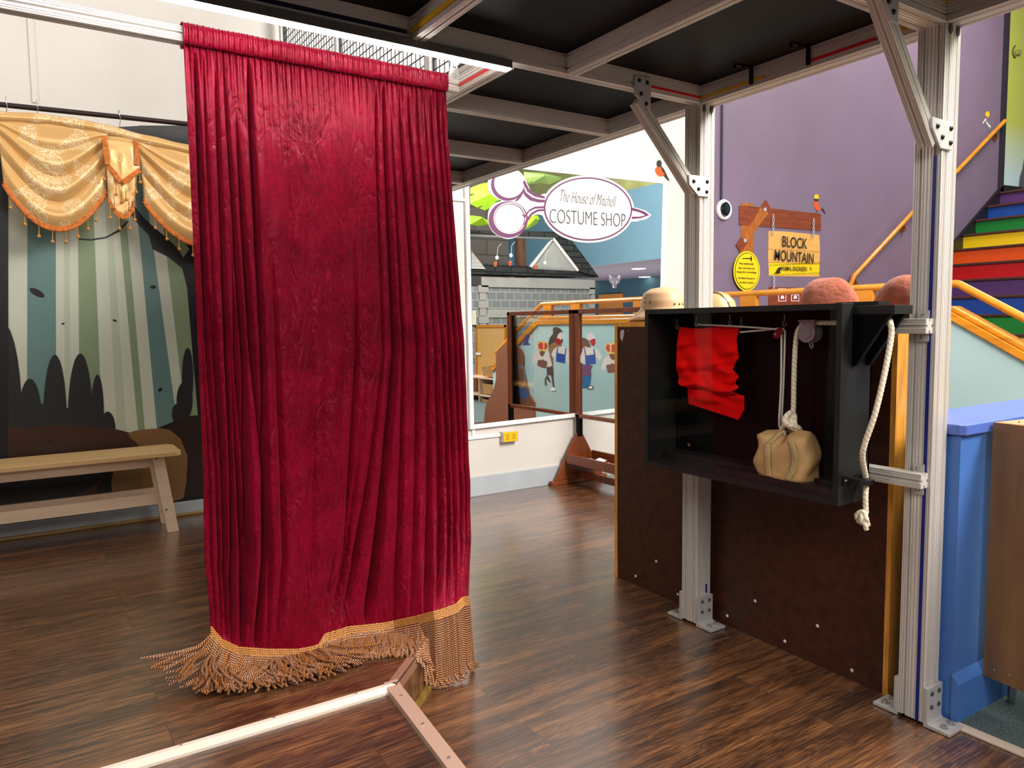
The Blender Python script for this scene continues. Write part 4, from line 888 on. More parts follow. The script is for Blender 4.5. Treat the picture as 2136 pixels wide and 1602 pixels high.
# wall strips and outlet
rw = thing('cable_raceway', Yp(1010, 915, 4.53), 'thin white cable raceway on the back wall below the mirror', 'raceway')
mb = MB(); a = Yp(940, 921, 4.53); b_ = Yp(1052, 906, 4.53); mb.box((a.x, 4.528, b_.z-.012), (b_.x, 4.54, b_.z+.010)); mb.build('horizontal_channel', WHITEG, rw)
mb = MB(); a = Yp(988, 890, 4.53); mb.box((a.x-.012, 4.528, b_.z+.010), (a.x+.010, 4.54, a.z)); mb.build('vertical_channel', WHITEG, rw)
c0 = Yp(1066, 911, 4.49)
ob = thing('outlet_box', c0, 'yellow surface mounted electrical outlet box on the white wall', 'outlet')
mb = MB(); mb.box((c0.x-.066, 4.500, c0.z-.038), (c0.x+.066, 4.54, c0.z+.038)); mb.build('box_body', M('grey_box', (206, 200, 200), .5), ob, bevel=.003)
mb = MB(); mb.box((c0.x-.064, 4.494, c0.z-.036), (c0.x+.064, 4.4995, c0.z+.036)); cp = mb.build('cover_plate', M('yellow_cover', (226, 182, 24), .4), ob, bevel=.002)
mb = MB()
for dx in (-.028, .028):
    for sx, sz in ((-.008, .012), (.008, .012), (0, -.004), (-.008, -.014), (.008, -.014)): mb.box((c0.x+dx+sx-.0022, 4.4925, c0.z+sz-.004), (c0.x+dx+sx+.0022, 4.494, c0.z+sz+.004))
mb.build('socket_slots', INK, cp)
mb = MB(); a = Yp(925, 414, 4.53); b_ = Yp(972, 417, 4.53); mb.box((a.x-.3, 4.525, b_.z-.012), (b_.x, 4.54, b_.z+.006)); mb.build('trim_5', WHITEG, kind='structure')

# birds on walls
ORB = M('bird_orange', (222, 84, 30), .5); DRK = M('bird_dark', (44, 38, 44), .5); GRB = M('bird_grey', (120, 116, 122), .5); YEL = M('bird_yellow', (250, 196, 30), .5); WHT = M('bird_white', (236, 232, 228), .5)
pw_ = lambda x, y: Yp(x, y, 4.5385)
def B4(pts): return [(940+x/4.188, 330+y/4.188) for x, y in pts]
decal('bird_decal', pw_, (0, -1, 0), [(B4([(1860, 90), (1885, 140), (1912, 195), (1900, 198), (1860, 155), (1840, 140)]), 1), (sm(B4([(1805, 75), (1850, 80), (1872, 120), (1862, 150), (1830, 160), (1800, 140), (1786, 100)]), 3), 0), (sm(B4([(1800, 30), (1822, 16), (1840, 30), (1842, 60), (1830, 78), (1806, 74), (1798, 50)]), 3), 1), (B4([(1835, 60), (1862, 95), (1885, 140), (1866, 135), (1846, 110)]), 1), (B4([(1798, 38), (1790, 42), (1799, 46)]), 3),
    (B4([(1822, 155), (1826, 155), (1816, 168), (1806, 165)]), 2)], [ORB, DRK, YEL, WHT], label='orange breasted bird painted above the top right mirror corner', cat='decal')
def B5(pts): return [(1450+x/5.72, 380+y/5.72) for x, y in pts]
decal('bird_decal', pw_, (0, -1, 0), [(B5([(1470, 240), (1500, 270), (1558, 370), (1545, 378), (1500, 320), (1470, 300)]), 1), (sm(B5([(1425, 225), (1470, 235), (1500, 290), (1490, 330), (1455, 340), (1425, 300), (1416, 260)]), 3), 0), (sm(B5([(1425, 190), (1465, 190), (1468, 225), (1425, 225)]), 3), 1), (sm(B5([(1418, 190), (1425, 155), (1450, 145), (1470, 155), (1472, 195), (1440, 198)]), 3), 2), (B5([(1465, 225), (1500, 275), (1520, 320), (1490, 310), (1468, 260)]), 3), (B5([(1455, 335), (1461, 335), (1450, 362), (1430, 370)]), 1)], [ORB, DRK, YEL, GRB], label='bird with a yellow hard hat painted on the purple wall above the wood sign', cat='decal')
def B6(pts): return [(1780+x/4.854, y/4.854) for x, y in pts]
decal('heron_decal', pw_, (0, -1, 0), [(sm(B6([(1350, 1200), (1372, 1240), (1400, 1290), (1400, 1325), (1375, 1325), (1345, 1290), (1335, 1240)]), 3), 0), (B6([(1340, 1215), (1354, 1240), (1395, 1285), (1378, 1290), (1350, 1255)]), 1), (B6([(1340, 1195), (1350, 1205), (1310, 1252), (1303, 1250)]), 1), (sm(B6([(1335, 1165), (1345, 1132), (1368, 1130), (1378, 1160), (1370, 1185), (1348, 1182)]), 3), 2), (B6([(1345, 1180), (1352, 1180), (1352, 1215), (1342, 1215)]), 0)], [GRB, WHT, YEL], label='grey heron with a yellow hat painted above the wall handrail', cat='decal')

# BLOCK MOUNTAIN signpost decal group
BRN = M('painted_brown_wood', (128, 56, 26), .5, amp=.28, ns=5, st=(1, 1, 9)); BRN2 = M('painted_orange_wood', (168, 92, 30), .5, amp=.25, ns=5, st=(5, 1, 2)); TANW = M('painted_tan_plank', (226, 170, 92), .5, amp=.1, ns=4, st=(1, 1, 9))
SIL = M('painted_silver', (176, 176, 182), .5); YSG = M('safety_yellow', (246, 208, 14), .45)
sp = thing('signpost', Yp(1585, 600, 4.53), 'brown cartoon wood signpost mounted on the purple wall', 'sign')
decal('post_beam', pw_, (0, -1, 0), [(B5([(552, 245), (692, 258), (690, 830), (675, 1460), (540, 1460), (548, 520)]), 1), (B5([(522, 280), (700, 292), (1495, 378), (1495, 580), (1100, 552), (522, 510)]), 0), (B5([(835, 212), (900, 320), (870, 370), (760, 510), (690, 620), (610, 730), (530, 840), (478, 750), (560, 640), (690, 450), (770, 300)]), 1), (B5([(835, 212), (898, 318), (868, 365), (780, 300)]), 0), (B5([(540, 655), (620, 715), (530, 842), (478, 750)]), 0)]
    + [(ell(*B5([(822, 328)])[0], 3, 4), 2), (ell(*B5([(582, 698)])[0], 3, 4), 2)], [BRN, BRN2, SIL], sp, step=.004)
for x0_, y0_, x1_, y1_ in ((933, 385, 930, 630), (1415, 435, 1412, 660), (943, 1120, 940, 1290)):
    mb = MB(); n_ = 6
    for i in range(n_):
        a = B5([(lerp(x0_, x1_, i/n_), lerp(y0_, y1_, i/n_))])[0]; e = B5([(lerp(x0_, x1_, (i+.95)/n_), lerp(y0_, y1_, (i+.95)/n_))])[0]
        pa_, pb_ = Yp(*a, 4.520), Yp(*e, 4.520); m_ = (pa_+pb_)/2; hh = (pa_-pb_).length/2; w_ = .014 if i % 2 else .006
        mb.tube([m_+Vector((w_*math.cos(t_), 0, hh*1.15*math.sin(t_))) for t_ in [2*math.pi*k/12 for k in range(13)]], .0035, 6)
    mb.build('chain', SIL, sp, smooth=True)
bs_ = thing('wood_sign', Yp(1656, 578, 4.53), 'tan plank sign hanging on chains and reading block mountain', 'sign')
lay = [(B5([(885, 580), (1100, 590), (1480, 630), (1490, 800), (1482, 1130), (880, 1120), (870, 900), (875, 590)]), 0), (B5([(885, 965), (1478, 958), (1475, 1100), (882, 1115)]), 1)]
lay += [(B5([(872, 795), (1486, 832), (1486, 838), (872, 801)]), 3), (B5([(872, 955), (1486, 975), (1486, 980), (872, 960)]), 3)]
for i in range(23):
    x = 890+i*26; lay += [(B5([(x, 1000-i*1.4), (x+10, 985-i*1.4), (x+18, 985-i*1.4), (x+8, 1002-i*1.4)]), 2), (B5([(x, 1114-i*1.2), (x+8, 1102-i*1.2), (x+16, 1102-i*1.2), (x+8, 1115-i*1.2)]), 2)]
lay += [(sm(B5([(920, 1085), (950, 1078), (965, 1040), (990, 1018), (1010, 1012), (1016, 1030), (1000, 1060), (1005, 1085), (960, 1088)]), 3), 2), (B5([(1355, 1005), (1368, 1025), (1385, 1058), (1374, 1050), (1360, 1030)]), 2)]
decal('plank_board', pw_, (0, -1, 0), lay, [TANW, YSG, INK, M('plank_gap', (160, 100, 40), .6)], bs_, step=.0005)
Rp = (pw_(*B5([(1420, 900)])[0])-pw_(*B5([(960, 870)])[0]))
q = lambda x, y: Yp(*B5([(x, y)])[0], 4.5385-.0165)
txt('lettering', 'BLOCK', q(1193, 720), (1, 0, -.02), Uv, .1, INK, bs_, w=(q(1340, 740)-q(1045, 710)).length, h=.100, thin=.006)
txt('lettering', 'MOUNTAIN', q(1188, 890), (1, 0, -.02), Uv, .1, INK, bs_, w=(q(1420, 905)-q(958, 875)).length, h=.100, thin=.006)
txt('small_lettering', 'ANIMAL ENGINEERS', q(1185, 1032), (1, 0, .01), Uv, .1, INK, bs_, w=(q(1340, 1030)-q(1030, 1035)).length, h=.042, thin=.006)
rs = thing('round_sign', Yp(1557, 605, 4.53), 'round yellow caution style notice on the brown signpost', 'sign')
decal('disc', lambda x, y: Yp(x, y, 4.515), (0, -1, 0), [(ell(*B5([(613, 1062)])[0], 27.5, 42, 40), 0), (ell(*B5([(613, 1062)])[0], 25, 38.5, 40), 1), (ell(*B5([(613, 1062)])[0], 24, 37, 40), 0), (B5([(555, 905), (655, 905), (655, 890), (668, 885), (672, 925), (665, 945), (655, 945), (655, 920), (555, 915)]), 1)], [YSG, INK], rs, step=.003)
for s_, y_, hw in (('Many animals build', 975, 85), ('their own homes and', 1025, 95), ('change their surroundings', 1075, 118), ('Visit Block Mountain to', 1145, 102), ('see them in action!', 1195, 84)):
    c_ = Yp(*B5([(613, y_)])[0], 4.506)+Vector((0, -.002, 0)); txt('notice_text', s_, c_, (1, 0, 0), Uv, .1, INK, rs, w=(Yp(*B5([(613+hw, y_)])[0], 4.5)-Yp(*B5([(613-hw, y_)])[0], 4.5)).length)
lb = thing('lower_sign', Yp(1640, 640, 4.53), 'dark brown wood board with red and white pictogram squares below the tan sign', 'sign')
MRN = M('maroon_square', (140, 24, 28), .5)
lay = [(B5([(875, 1250), (1100, 1255), (1500, 1262), (1500, 1600), (870, 1600)]), 0)]
for x in (990, 1140):
    lay += [(B5([(x, 1268), (x+98, 1268), (x+98, 1290), (x, 1290)]), 2), (B5([(x, 1340), (x+94, 1340), (x+94, 1422), (x, 1422)]), 2), (B5([(x+8, 1348), (x+86, 1348), (x+86, 1414), (x+8, 1414)]), 1), (B5([(x+26, 1395), (x+30, 1360), (x+48, 1350), (x+66, 1360), (x+68, 1395), (x+56, 1395), (x+50, 1372), (x+44, 1395)]), 2)]
decal('sign_board', pw_, (0, -1, 0), lay, [BRN, MRN, WHT], lb, step=.0015)
# round sensor and its cable
sn_ = thing('round_sensor', Yp(1507, 438, 4.53), 'round white wall device with black face on the purple wall beside the far post', 'sensor')
c = Yp(1507, 438, 4.54); c.y = 4.54
mb = MB(); mb.lathe([(.085, 0), (.090, .02), (.082, .034), (.05, .036)], c, (0, -1, 0), 36); mb.build('disc', WHITEG, sn_, smooth=True)
mb = MB(); c2 = Yp(1513, 436, 4.49); mb.lathe([(.046, -.02), (.048, .012), (.040, .022), (.02, .024)], c2, (0, -1, 0), 28, sy=1.25, x0=(1, 0, 0)); mb.build('black_face', M('gloss_black', (10, 12, 16), .15), sn_, smooth=True)
mb = MB(); q = Yp(1506, 300, 4.53); mb.box((q.x-.01, 4.525, c.z+.07), (q.x+.01, 4.54, 5.5)); mb.build('cable', M('dark_cable', (60, 46, 72), .5), sn_)
# bracket mark on the green wall
mk = thing('wall_plate', Yp(2122, 108, 4.53), 'small square wall plate with an arc on the lime green wall', 'wall plate')
OLV = M('olive_plate', (150, 152, 84), .5); mb = MB()
a = [Yp(x, y, 4.53) for x, y in ((2118, 104), (2128, 104), (2128, 114), (2118, 114))]; mb.prism(a, (0, -.02, 0)); mb.build('plate', OLV, mk)
mb = MB(); mb.tube([Yp(2122-9*math.cos(t_), 108+14*math.sin(t_), 4.53) for t_ in [-1.1+2.2*k/10 for k in range(11)]], .008, 6); mb.build('arc', M('dark_olive', (70, 74, 40), .5), mk)
decal('rock_mural', lambda x, y: Yp(x, y, 4.5385), (0, -1, 0), [([(2124, 400), (2127, 370), (2133, 350), (2136, 330), (2150, 340), (2150, 402)], 0)], [M('mural_rock', (84, 88, 100), .6)], label='grey painted rock at the foot of the lime green wall', cat='mural')

# ------------------------------------------------------------------ easel standing by the mirror
ez = thing('display_easel', (3.54, 4.2, 0), 'walnut framed clear acrylic easel on a splayed foot beside the mirror', 'easel')
XE = 3.54; y_n, y_f = 4.500, 3.58; zb0, zt0 = .50, 1.325; w = .035
def eb(name, a, b, m=WALN, **kw): mb = MB(); mb.box(a, b); return mb.build(name, m, ez, **kw)
for (a, b_) in (((XE-.018, y_n-.04, zb0), (XE+.018, y_n, zt0)), ((XE-.018, y_f, zb0), (XE+.018, y_f+.04, zt0)), ((XE-.018, y_f, zt0-.032), (XE+.018, y_n, zt0+.002)), ((XE-.018, y_f, zb0), (XE+.018, y_n, zb0+.028))): eb('frame_bar', a, b_, bevel=.003)
ACR = bpy.data.materials.new('clear_acrylic'); ACR.use_nodes = True; nt = ACR.node_tree; nt.nodes.clear(); o_ = nt.nodes.new('ShaderNodeOutputMaterial'); mx_ = nt.nodes.new('ShaderNodeMixShader'); t_ = nt.nodes.new('ShaderNodeBsdfTransparent'); t_.inputs[0].default_value = (.93, .97, .97, 1); g_ = nt.nodes.new('ShaderNodeBsdfGlossy'); g_.inputs['Roughness'].default_value = .03; f_ = nt.nodes.new('ShaderNodeFresnel'); f_.inputs[0].default_value = 1.2
nt.links.new(f_.outputs[0], mx_.inputs[0]); nt.links.new(t_.outputs[0], mx_.inputs[1]); nt.links.new(g_.outputs[0], mx_.inputs[2]); nt.links.new(mx_.outputs[0], o_.inputs[0])
eb('acrylic_sheet', (XE-.002, y_f+.04, zb0+.03), (XE+.002, y_n-.04, zt0-.032), ACR, label='clear acrylic sheet')
for y in (y_n-.022, y_f+.022):
    eb('upright_post', (XE-.018, y-.018, .36), (XE+.018, y+.018, zb0), BLACK, label='black upright post')
    mb = MB(); mb.prism([(XE-.03, y, .38), (XE-.235, y, .035), (XE+.235, y, .035), (XE+.03, y, .38)], (0, .02, 0)); mb.build('triangle_panel', WALN, ez, bevel=.003)
    mb = MB(); mb.box((XE-.27, y-.012, 0), (XE+.27, y+.030, .035)); mb.build('foot', WALN, ez, bevel=.006)
for xx in (XE-.13, XE+.13):
    eb('tray_side', (xx-.009, y_f, .165), (xx+.009, y_n-.02, .235), bevel=.002)
eb('tray_bottom', (XE-.12, y_f+.01, .160), (XE+.12, y_n-.03, .168)); eb('stretcher', (XE-.01, y_f, .04), (XE+.01, y_n-.02, .09))
rr = random.Random(4)
for i in range(7):
    c = Vector((XE+rr.uniform(-.05, .06), 4.36-i*.07, .19+.008*(i % 3))); mb = MB(); mb.obox(c, (.035, .01, .002*(i % 3)), (-.01, .03, .006), (.0005, 0, .0012))
    mb.build('paper_scrap', M('pale_paper', (228, 214, 226), .6) if i % 2 == 0 else M('blue_paper', (150, 170, 190), .6), None, label=('pale pink' if i % 2 == 0 else 'pale blue')+' paper scrap lying in the easel tray', cat='paper', group=('pink' if i % 2 == 0 else 'blue')+' paper scraps in the easel tray')
# dress-up pieces stuck on the acrylic
pe = lambda x, y: Xp(x, y, XE-.003)
def E6(pts): return [(1180+x/6.16, 640+y/6.16) for x, y in pts]
BLA = M('apron_blue', (44, 84, 172), .5); REDF = M('felt_red', (196, 14, 22), .5); GOLDC = M('crown_gold', (246, 216, 120), .5); BRP = M('pouch_brown', (136, 86, 76), .5); CRR = M('crown_red', (214, 70, 66), .5); SKN = M('skin_brown', (132, 86, 62), .5)
decal('apron_cutout', pe, (-1, 0, 0), [(E6([(245, 530), (300, 522), (360, 525), (420, 560), (462, 640), (430, 690), (390, 640), (385, 735), (250, 745), (238, 640), (225, 730), (172, 705), (200, 600)]), 0), (E6([(238, 535), (250, 532), (265, 625), (365, 612), (358, 535), (368, 532), (385, 620), (390, 735), (258, 748), (250, 630)]), 1)], [WHT, BLA], label='white shirt with blue apron cutout stuck on the easel', cat='cutout')
decal('glove_cutout', pe, (-1, 0, 0), [(E6([(280, 350), (315, 325), (350, 350), (378, 410), (340, 420), (318, 440), (300, 415), (275, 420), (270, 380)]), 0), (E6([(310, 435), (345, 415), (380, 405), (385, 470), (365, 505), (330, 495)]), 1)], [WHT, REDF], label='white and red hat cutout near the top of the easel', cat='cutout')
decal('shirt_cutout', pe, (-1, 0, 0), [(E6([(540, 620), (620, 600), (700, 620), (740, 640), (790, 780), (740, 820), (700, 740), (520, 745), (495, 825), (452, 790), (490, 670)]), 0), (E6([(530, 745), (580, 738), (600, 722), (620, 738), (680, 745), (690, 830), (610, 850), (545, 850), (525, 780)]), 1), (E6([(556, 612), (600, 602), (650, 612), (640, 660), (610, 690), (580, 660)]), 2)], [WHT, BRP, SKN], label='white shirt with brown pouch cutout stuck on the easel', cat='cutout')
decal('crown_cutout', pe, (-1, 0, 0), [(E6([(500, 520), (525, 470), (570, 465), (595, 455), (640, 465), (680, 470), (700, 520), (680, 600), (600, 612), (530, 600)]), 0), (E6([(515, 530), (535, 480), (565, 490), (570, 580), (535, 570)]), 1), (E6([(590, 490), (640, 480), (672, 520), (660, 575), (592, 585)]), 1)], [GOLDC, CRR], label='gold and red crown cutout stuck on the easel', cat='cutout')

# ------------------------------------------------------------------ murals on the teal wall, seen in the mirror
pm = lambda x, y: Mx(x, y, XT-.052)
PUR = M('mural_plum', (112, 62, 104), .5); JEA = M('mural_jeans', (24, 100, 152), .5); HAIR = M('mural_hair', (108, 66, 54), .5); BHR = M('mural_black_hair', (38, 30, 30), .5)
decal('child_mural', pm, (-1, 0, 0), [(E6([(200, 880), (325, 880), (320, 950), (300, 1040), (205, 1045)]), 1), (E6([(195, 740), (300, 735), (345, 760), (320, 800), (325, 885), (205, 893)]), 0), (E6([(275, 1040), (310, 1008), (350, 1015), (358, 1050), (330, 1062), (285, 1058)]), 4), (E6([(285, 1042), (315, 1016), (342, 1022), (348, 1048), (325, 1055)]), 3), (E6([(150, 430), (190, 400), (240, 398), (290, 430), (318, 520), (310, 585), (290, 520), (250, 500), (200, 540), (150, 560)]), 2), (E6([(215, 535), (262, 500), (300, 540), (280, 620), (220, 620)]), 5)],
    [PUR, JEA, HAIR, WHT, BHR, M('mural_skin', (214, 164, 134), .5)], label='painted child in a plum top and blue jeans, seen in the mirror', cat='mural')
def E3(pts): return [(940+x/3.337, 600+y/3.337) for x, y in pts]
decal('child_mural', pm, (-1, 0, 0), [(sm(E3([(738, 275), (775, 300), (780, 360), (765, 400), (735, 410), (700, 430), (690, 460), (680, 400), (690, 350), (712, 320), (712, 285)]), 3), 0), (E3([(690, 400), (720, 380), (770, 380), (765, 440), (720, 450), (680, 440)]), 1), (E3([(690, 430), (712, 430), (712, 560), (690, 560)]), 1), (E3([(668, 552), (712, 552), (716, 610), (670, 605)]), 2), (E3([(712, 610), (718, 660), (722, 700), (700, 705), (700, 700), (712, 690), (706, 640), (700, 612)]), 0), (E3([(672, 606), (694, 650), (690, 660), (668, 630), (664, 640), (668, 680), (658, 680), (655, 640)]), 0), (sm(E3([(695, 705), (715, 692), (730, 705), (732, 716), (700, 716)]), 3), 3)],
    [BHR, SKN, M('mural_dark_skirt', (54, 34, 52), .5), WHT], label='painted child with big black hair, seen in the mirror', cat='mural')
decal('hat_cutout', lambda x, y: Mx(x, y, XE-.003), (-1, 0, 0), [(E3([(500, 402), (510, 380), (505, 372), (515, 340), (535, 322), (555, 335), (545, 355), (540, 380), (558, 400)]), 0), (E3([(552, 332), (560, 328), (566, 338), (560, 346)]), 1)], [M('mural_violet', (84, 72, 130), .5), YEL], label='small violet hat cutout on the easel, seen in the mirror', cat='cutout')
# second set of stickers further along the easel is the mirror image of the first; arch cutout, shelf
AX = 4.0; pa4 = lambda x, y: Mx(x, y, AX)
arch = thing('arch_board', Mx(1060, 900, AX), 'tall brown rounded cutout board with a knight hood, seen in the mirror', 'board')
o = [(E3([(240, 830), (300, 700), (315, 640), (315, 480)])[i]) for i in range(4)]+sm(E3([(330, 430), (370, 400), (410, 395), (450, 400), (490, 435), (505, 480)]), 4, False)+[tuple(p) for p in E3([(505, 560), (540, 740), (582, 800), (582, 1250), (225, 1250)])]
mb = MB(); mb.prism([pa4(p[0], p[1]) for p in o], (.02, 0, 0))
for v in mb.v: v.z = max(v.z, .007)
mb.build('board', M('brown_board', (150, 96, 66), .5, amp=.05, ns=4), arch)
decal('hood_print', pa4, (-1, 0, 0), [(E3([(440, 680), (470, 705), (510, 690), (545, 745), (530, 775), (425, 745)]), 1), (sm(E3([(450, 600), (462, 550), (490, 540), (515, 550), (524, 600), (520, 670), (500, 700), (470, 700), (448, 665)]), 3), 0), (sm(E3([(470, 600), (476, 566), (490, 560), (506, 568), (510, 610), (504, 670), (486, 688), (470, 665)]), 3), 2)], [M('hood_grey', (140, 142, 146), .6), M('hood_blue', (76, 110, 176), .6), M('brown_board2', (150, 96, 66), .5)], arch)
# wicker shelf
sx = 6.0; ps = lambda x, y: Mx(x, y, sx)
shf = thing('basket_shelf', ps(1000, 880), 'pale wood shelf holding wicker baskets, seen at the mirror left edge', 'shelf')
ya_, yb_ = ps(960, 700).y, ps(1030, 700).y
for zy in (788, 824, 853):
    z_ = ps(1000, zy).z; mb = MB(); mb.box((sx, ya_, z_-.012), (sx+.3, yb_, z_+.008)); mb.build('shelf_board', PINE, shf)
for y_ in (ya_, yb_-.02, ps(998, 800).y): mb = MB(); mb.box((sx, y_, .007), (sx+.3, y_+.02, ps(1000, 788).z)); mb.build('side', PINE, shf)
WIC = M('wicker', (190, 142, 84), .7, amp=.4, ns=3, st=(3, 3, 60), bump=.6, bs=60)
for i, (a_, b_, t_) in enumerate(((786, 764, 'top'), (822, 800, 'middle'), (852, 832, 'bottom'))):
    z0_, z1_ = ps(1000, a_).z, ps(1000, b_).z; yA, yB = ps(1000, 800).y+.02, ps(1028, 800).y-.03
    mb = MB(); cxx, cyy = sx+.14, (yA+yB)/2; hx, hy = .11, (yB-yA)/2
    def bk(k, z): return [(cxx-hx*k, cyy-hy*k, z), (cxx+hx*k, cyy-hy*k, z), (cxx+hx*k, cyy+hy*k, z), (cxx-hx*k, cyy+hy*k, z)]
    vs = bk(.85, z0_+.01)+bk(1, z1_)+bk(.9, z1_)+bk(.76, z0_+.025)
    mb.add(vs, [(0, 1, 5, 4), (1, 2, 6, 5), (2, 3, 7, 6), (3, 0, 4, 7), (4, 5, 9, 8), (5, 6, 10, 9), (6, 7, 11, 10), (7, 4, 8, 11), (8, 9, 13, 12), (9, 10, 14, 13), (10, 11, 15, 14), (11, 8, 12, 15), (12, 13, 14, 15), (3, 2, 1, 0)])
    mb.build('wicker_basket', WIC, None, label='tan wicker basket on the %s level of the shelf in the mirror' % t_, cat='basket', group='wicker baskets in the mirror')
cbn = thing('wood_cupboard', ps(985, 760), 'light wood framed cupboard standing on the basket shelf in the mirror', 'cupboard')
za_, zb_ = ps(1000, 764).z-.06, ps(1000, 678).z; yb2 = ps(1022, 720).y; ya2 = ps(960, 720).y
mb = MB(); mb.box((sx+.30, ya2, .007), (sx+.40, yb2, zb_)); mb.build('carcass', M('light_oak_panel', (206, 160, 96), .4), cbn)
for a_ in (yb2-.04, ya2): mb = MB(); mb.box((sx+.285, a_, .007), (sx+.30, a_+.04, zb_)); mb.build('stile', OAK, cbn)
mb = MB(); mb.box((sx+.285, ya2, zb_-.04), (sx+.30, yb2, zb_)); mb.build('rail', OAK, cbn)
mb = MB(); q = Mx(996, 738, sx+.28); mb.box((sx+.281, q.y-.06, q.z-.02), (sx+.285, q.y+.1, q.z+.02)); mb.build('paper_label', WHT, cbn)

# ------------------------------------------------------------------ play house and hall, seen in the mirror
YH = -4.0; ph = lambda x, y: My(x, y, YH)
def Hb(pts): return [(940+x/4.188, 330+y/4.188) for x, y in pts]
hs = thing('play_house', ph(1120, 900), 'grey brick play house with black shingle roof, seen in the mirror', 'play house')
BRK = brick('grey_block_paint', (118, 124, 124), (128, 134, 133), (176, 178, 174), .22, .165, .007)
xa, xb = ph(960, 700).x, ph(1238, 640).x; ze = ph(1120, 600).z
mb = MB(); mb.box((xa, YH-1.2, 0), (xb, YH, ze)); mb.build('brick_wall', BRK, hs)
LG = M('pale_grey_trim', (168, 167, 163), .6); SH = brick('black_shingle', (56, 58, 56), (40, 42, 40), (10, 10, 10), .40, .125, .014)
mb = MB(); mb.box((ph(1003, 590).x, YH, ph(1120, 601).z), (xb+.02, YH+.03, ph(1120, 581).z)); mb.box((ph(1016, 660).x, YH, ph(1120, 662).z), (xb, YH+.02, ph(1120, 646).z)); mb.build('fascia_band', LG, hs)
qn = MB(); z_ = 0; k = 0
while z_ < ze-.1:
    wdt = .10 if k % 2 else .16
    qn.box((ph(1004, 640).x-wdt*.5, YH, z_+.004), (ph(1004, 640).x+wdt, YH+.03, z_+.15)); qn.box((xb-wdt*.8, YH, z_+.004), (xb+.02, YH+.03, z_+.15)); z_ += .155; k += 1
qn.build('corner_blocks', LG, hs)
mb = MB(); mb.prism([ph(x, y) for x, y in ((975, 549), (1215, 560), (1247, 579), (975, 571))], (0, -.5, 0)); mb.prism([ph(x, y) for x, y in ((975, 480), (1150, 484), (1180, 488), (1247, 579), (1205, 566), (1152, 495), (975, 489))], (0, .05, 0)); mb.build('shingle_roof', SH, hs)
mb = MB(); mb.prism([ph(x, y) for x, y in ((975, 489), (1150, 497), (1152, 500), (975, 494))], (0, .07, 0)); mb.build('ridge_board', M('ridge_grey', (130, 134, 134), .6), hs)
mb = MB(); mb.prism([ph(x, y) for x, y in Hb([(880, 700), (890, 695), (1105, 975), (1100, 990), (1085, 985), (880, 715), (700, 955), (685, 950), (690, 935)])], (0, .06, 0)); mb.build('gable_trim', WHITEG, hs)
mb = MB(); mb.prism([ph(x, y) for x, y in Hb([(880, 715), (1085, 985), (700, 965)])], (0, -.03, 0)); mb.build('gable_panel', M('gable_grey', (176, 178, 174), .6, amp=.1, ns=2), hs)
mb = MB(); mb.prism([ph(x, y) for x, y in Hb([(175, 810), (300, 970), (175, 965)])], (0, .03, 0)); mb.build('siding_panel', M('siding_light', (186, 186, 184), .6, amp=.3, ns=3, st=(.3, 1, 14)), hs)
mb = MB(); mb.prism([ph(x, y)+Vector((0, .03, 0)) for x, y in Hb([(180, 1330), (215, 1330), (215, 1455), (180, 1455)])], (0, .01, 0)); mb.build('menu_panel', M('cream_panel', (222, 220, 190), .6), hs)
# stone chimney, trunk, behind the house
STN = brick('stone_block', (96, 90, 86), (112, 104, 98), (84, 78, 74), .6, .35, .02)
pc = lambda x, y: My(x, y, -5.6)
mb = MB(); a_ = pc(970, 560).x; b_ = pc(1061, 560).x; mb.box((a_, -5.7, 0), (b_, -5.6, 6)); mb.build('stone_chimney', STN, None, label='grey stone chimney behind the play house in the mirror', cat='chimney')
mb = MB(); c_ = pc(1091, 560); mb.lathe([(.16, 0), (.15, 2), (.13, 3.4)], (c_.x, -5.7, 0), (0, 0, 1), 18); mb.build('tree_trunk', M('trunk_brown', (120, 84, 58), .7, amp=.5, ns=4, st=(8, 8, .6)), None, smooth=True, label='brown tree trunk behind the play house in the mirror', cat='tree trunk')
# leaf canopies
LEAF = M('lime_leaf_fabric', (150, 196, 34), .5, amp=.1, ns=4); VEIN = M('leaf_vein', (46, 84, 20), .5); OLVL = M('olive_leaf', (132, 160, 84), .5)
def leaf(pts, veins, mat, lab, Y=-3.2):
    pl = lambda x, y: My(x, y, Y); t_ = thing('leaf_canopy', pl(*pts[0]), lab, 'canopy', 'leaf canopies in the mirror')
    mb = MB(); P = [pl(*p) for p in pts]; cc_ = sum(P, Vector())/len(P)+Vector((0, .12, .05)); b0_ = len(P)
    mb.add(P+[cc_], [(i, (i+1) % b0_, b0_) for i in range(b0_)]); mb.build('leaf_cloth', mat, t_, solid=.008)
    mb = MB()
    for v_ in veins: mb.tube([pl(*p)+Vector((0, .02, 0)) for p in v_], .012, 5)
    mb.build('leaf_rib', VEIN, t_)
leaf(Hb([(170, 260), (260, 225), (340, 210), (380, 300), (430, 375), (400, 400), (350, 430), (300, 455), (230, 430), (170, 400)]), [Hb([(170, 320), (300, 300), (345, 270)]), Hb([(240, 430), (330, 395), (430, 372)])], LEAF, 'large lime leaf canopy behind the scissor handles in the mirror')
leaf(Hb([(170, 500), (260, 510), (325, 545), (330, 580), (240, 590), (170, 580)]), [Hb([(215, 540), (250, 512)])], LEAF, 'small lime leaf canopy at the left edge of the mirror')
leaf(Hb([(690, 500), (760, 500), (778, 540), (750, 575), (680, 615), (640, 620), (660, 560)]), [Hb([(690, 520), (770, 545)])], LEAF, 'lime leaf canopy below the scissor handle in the mirror')
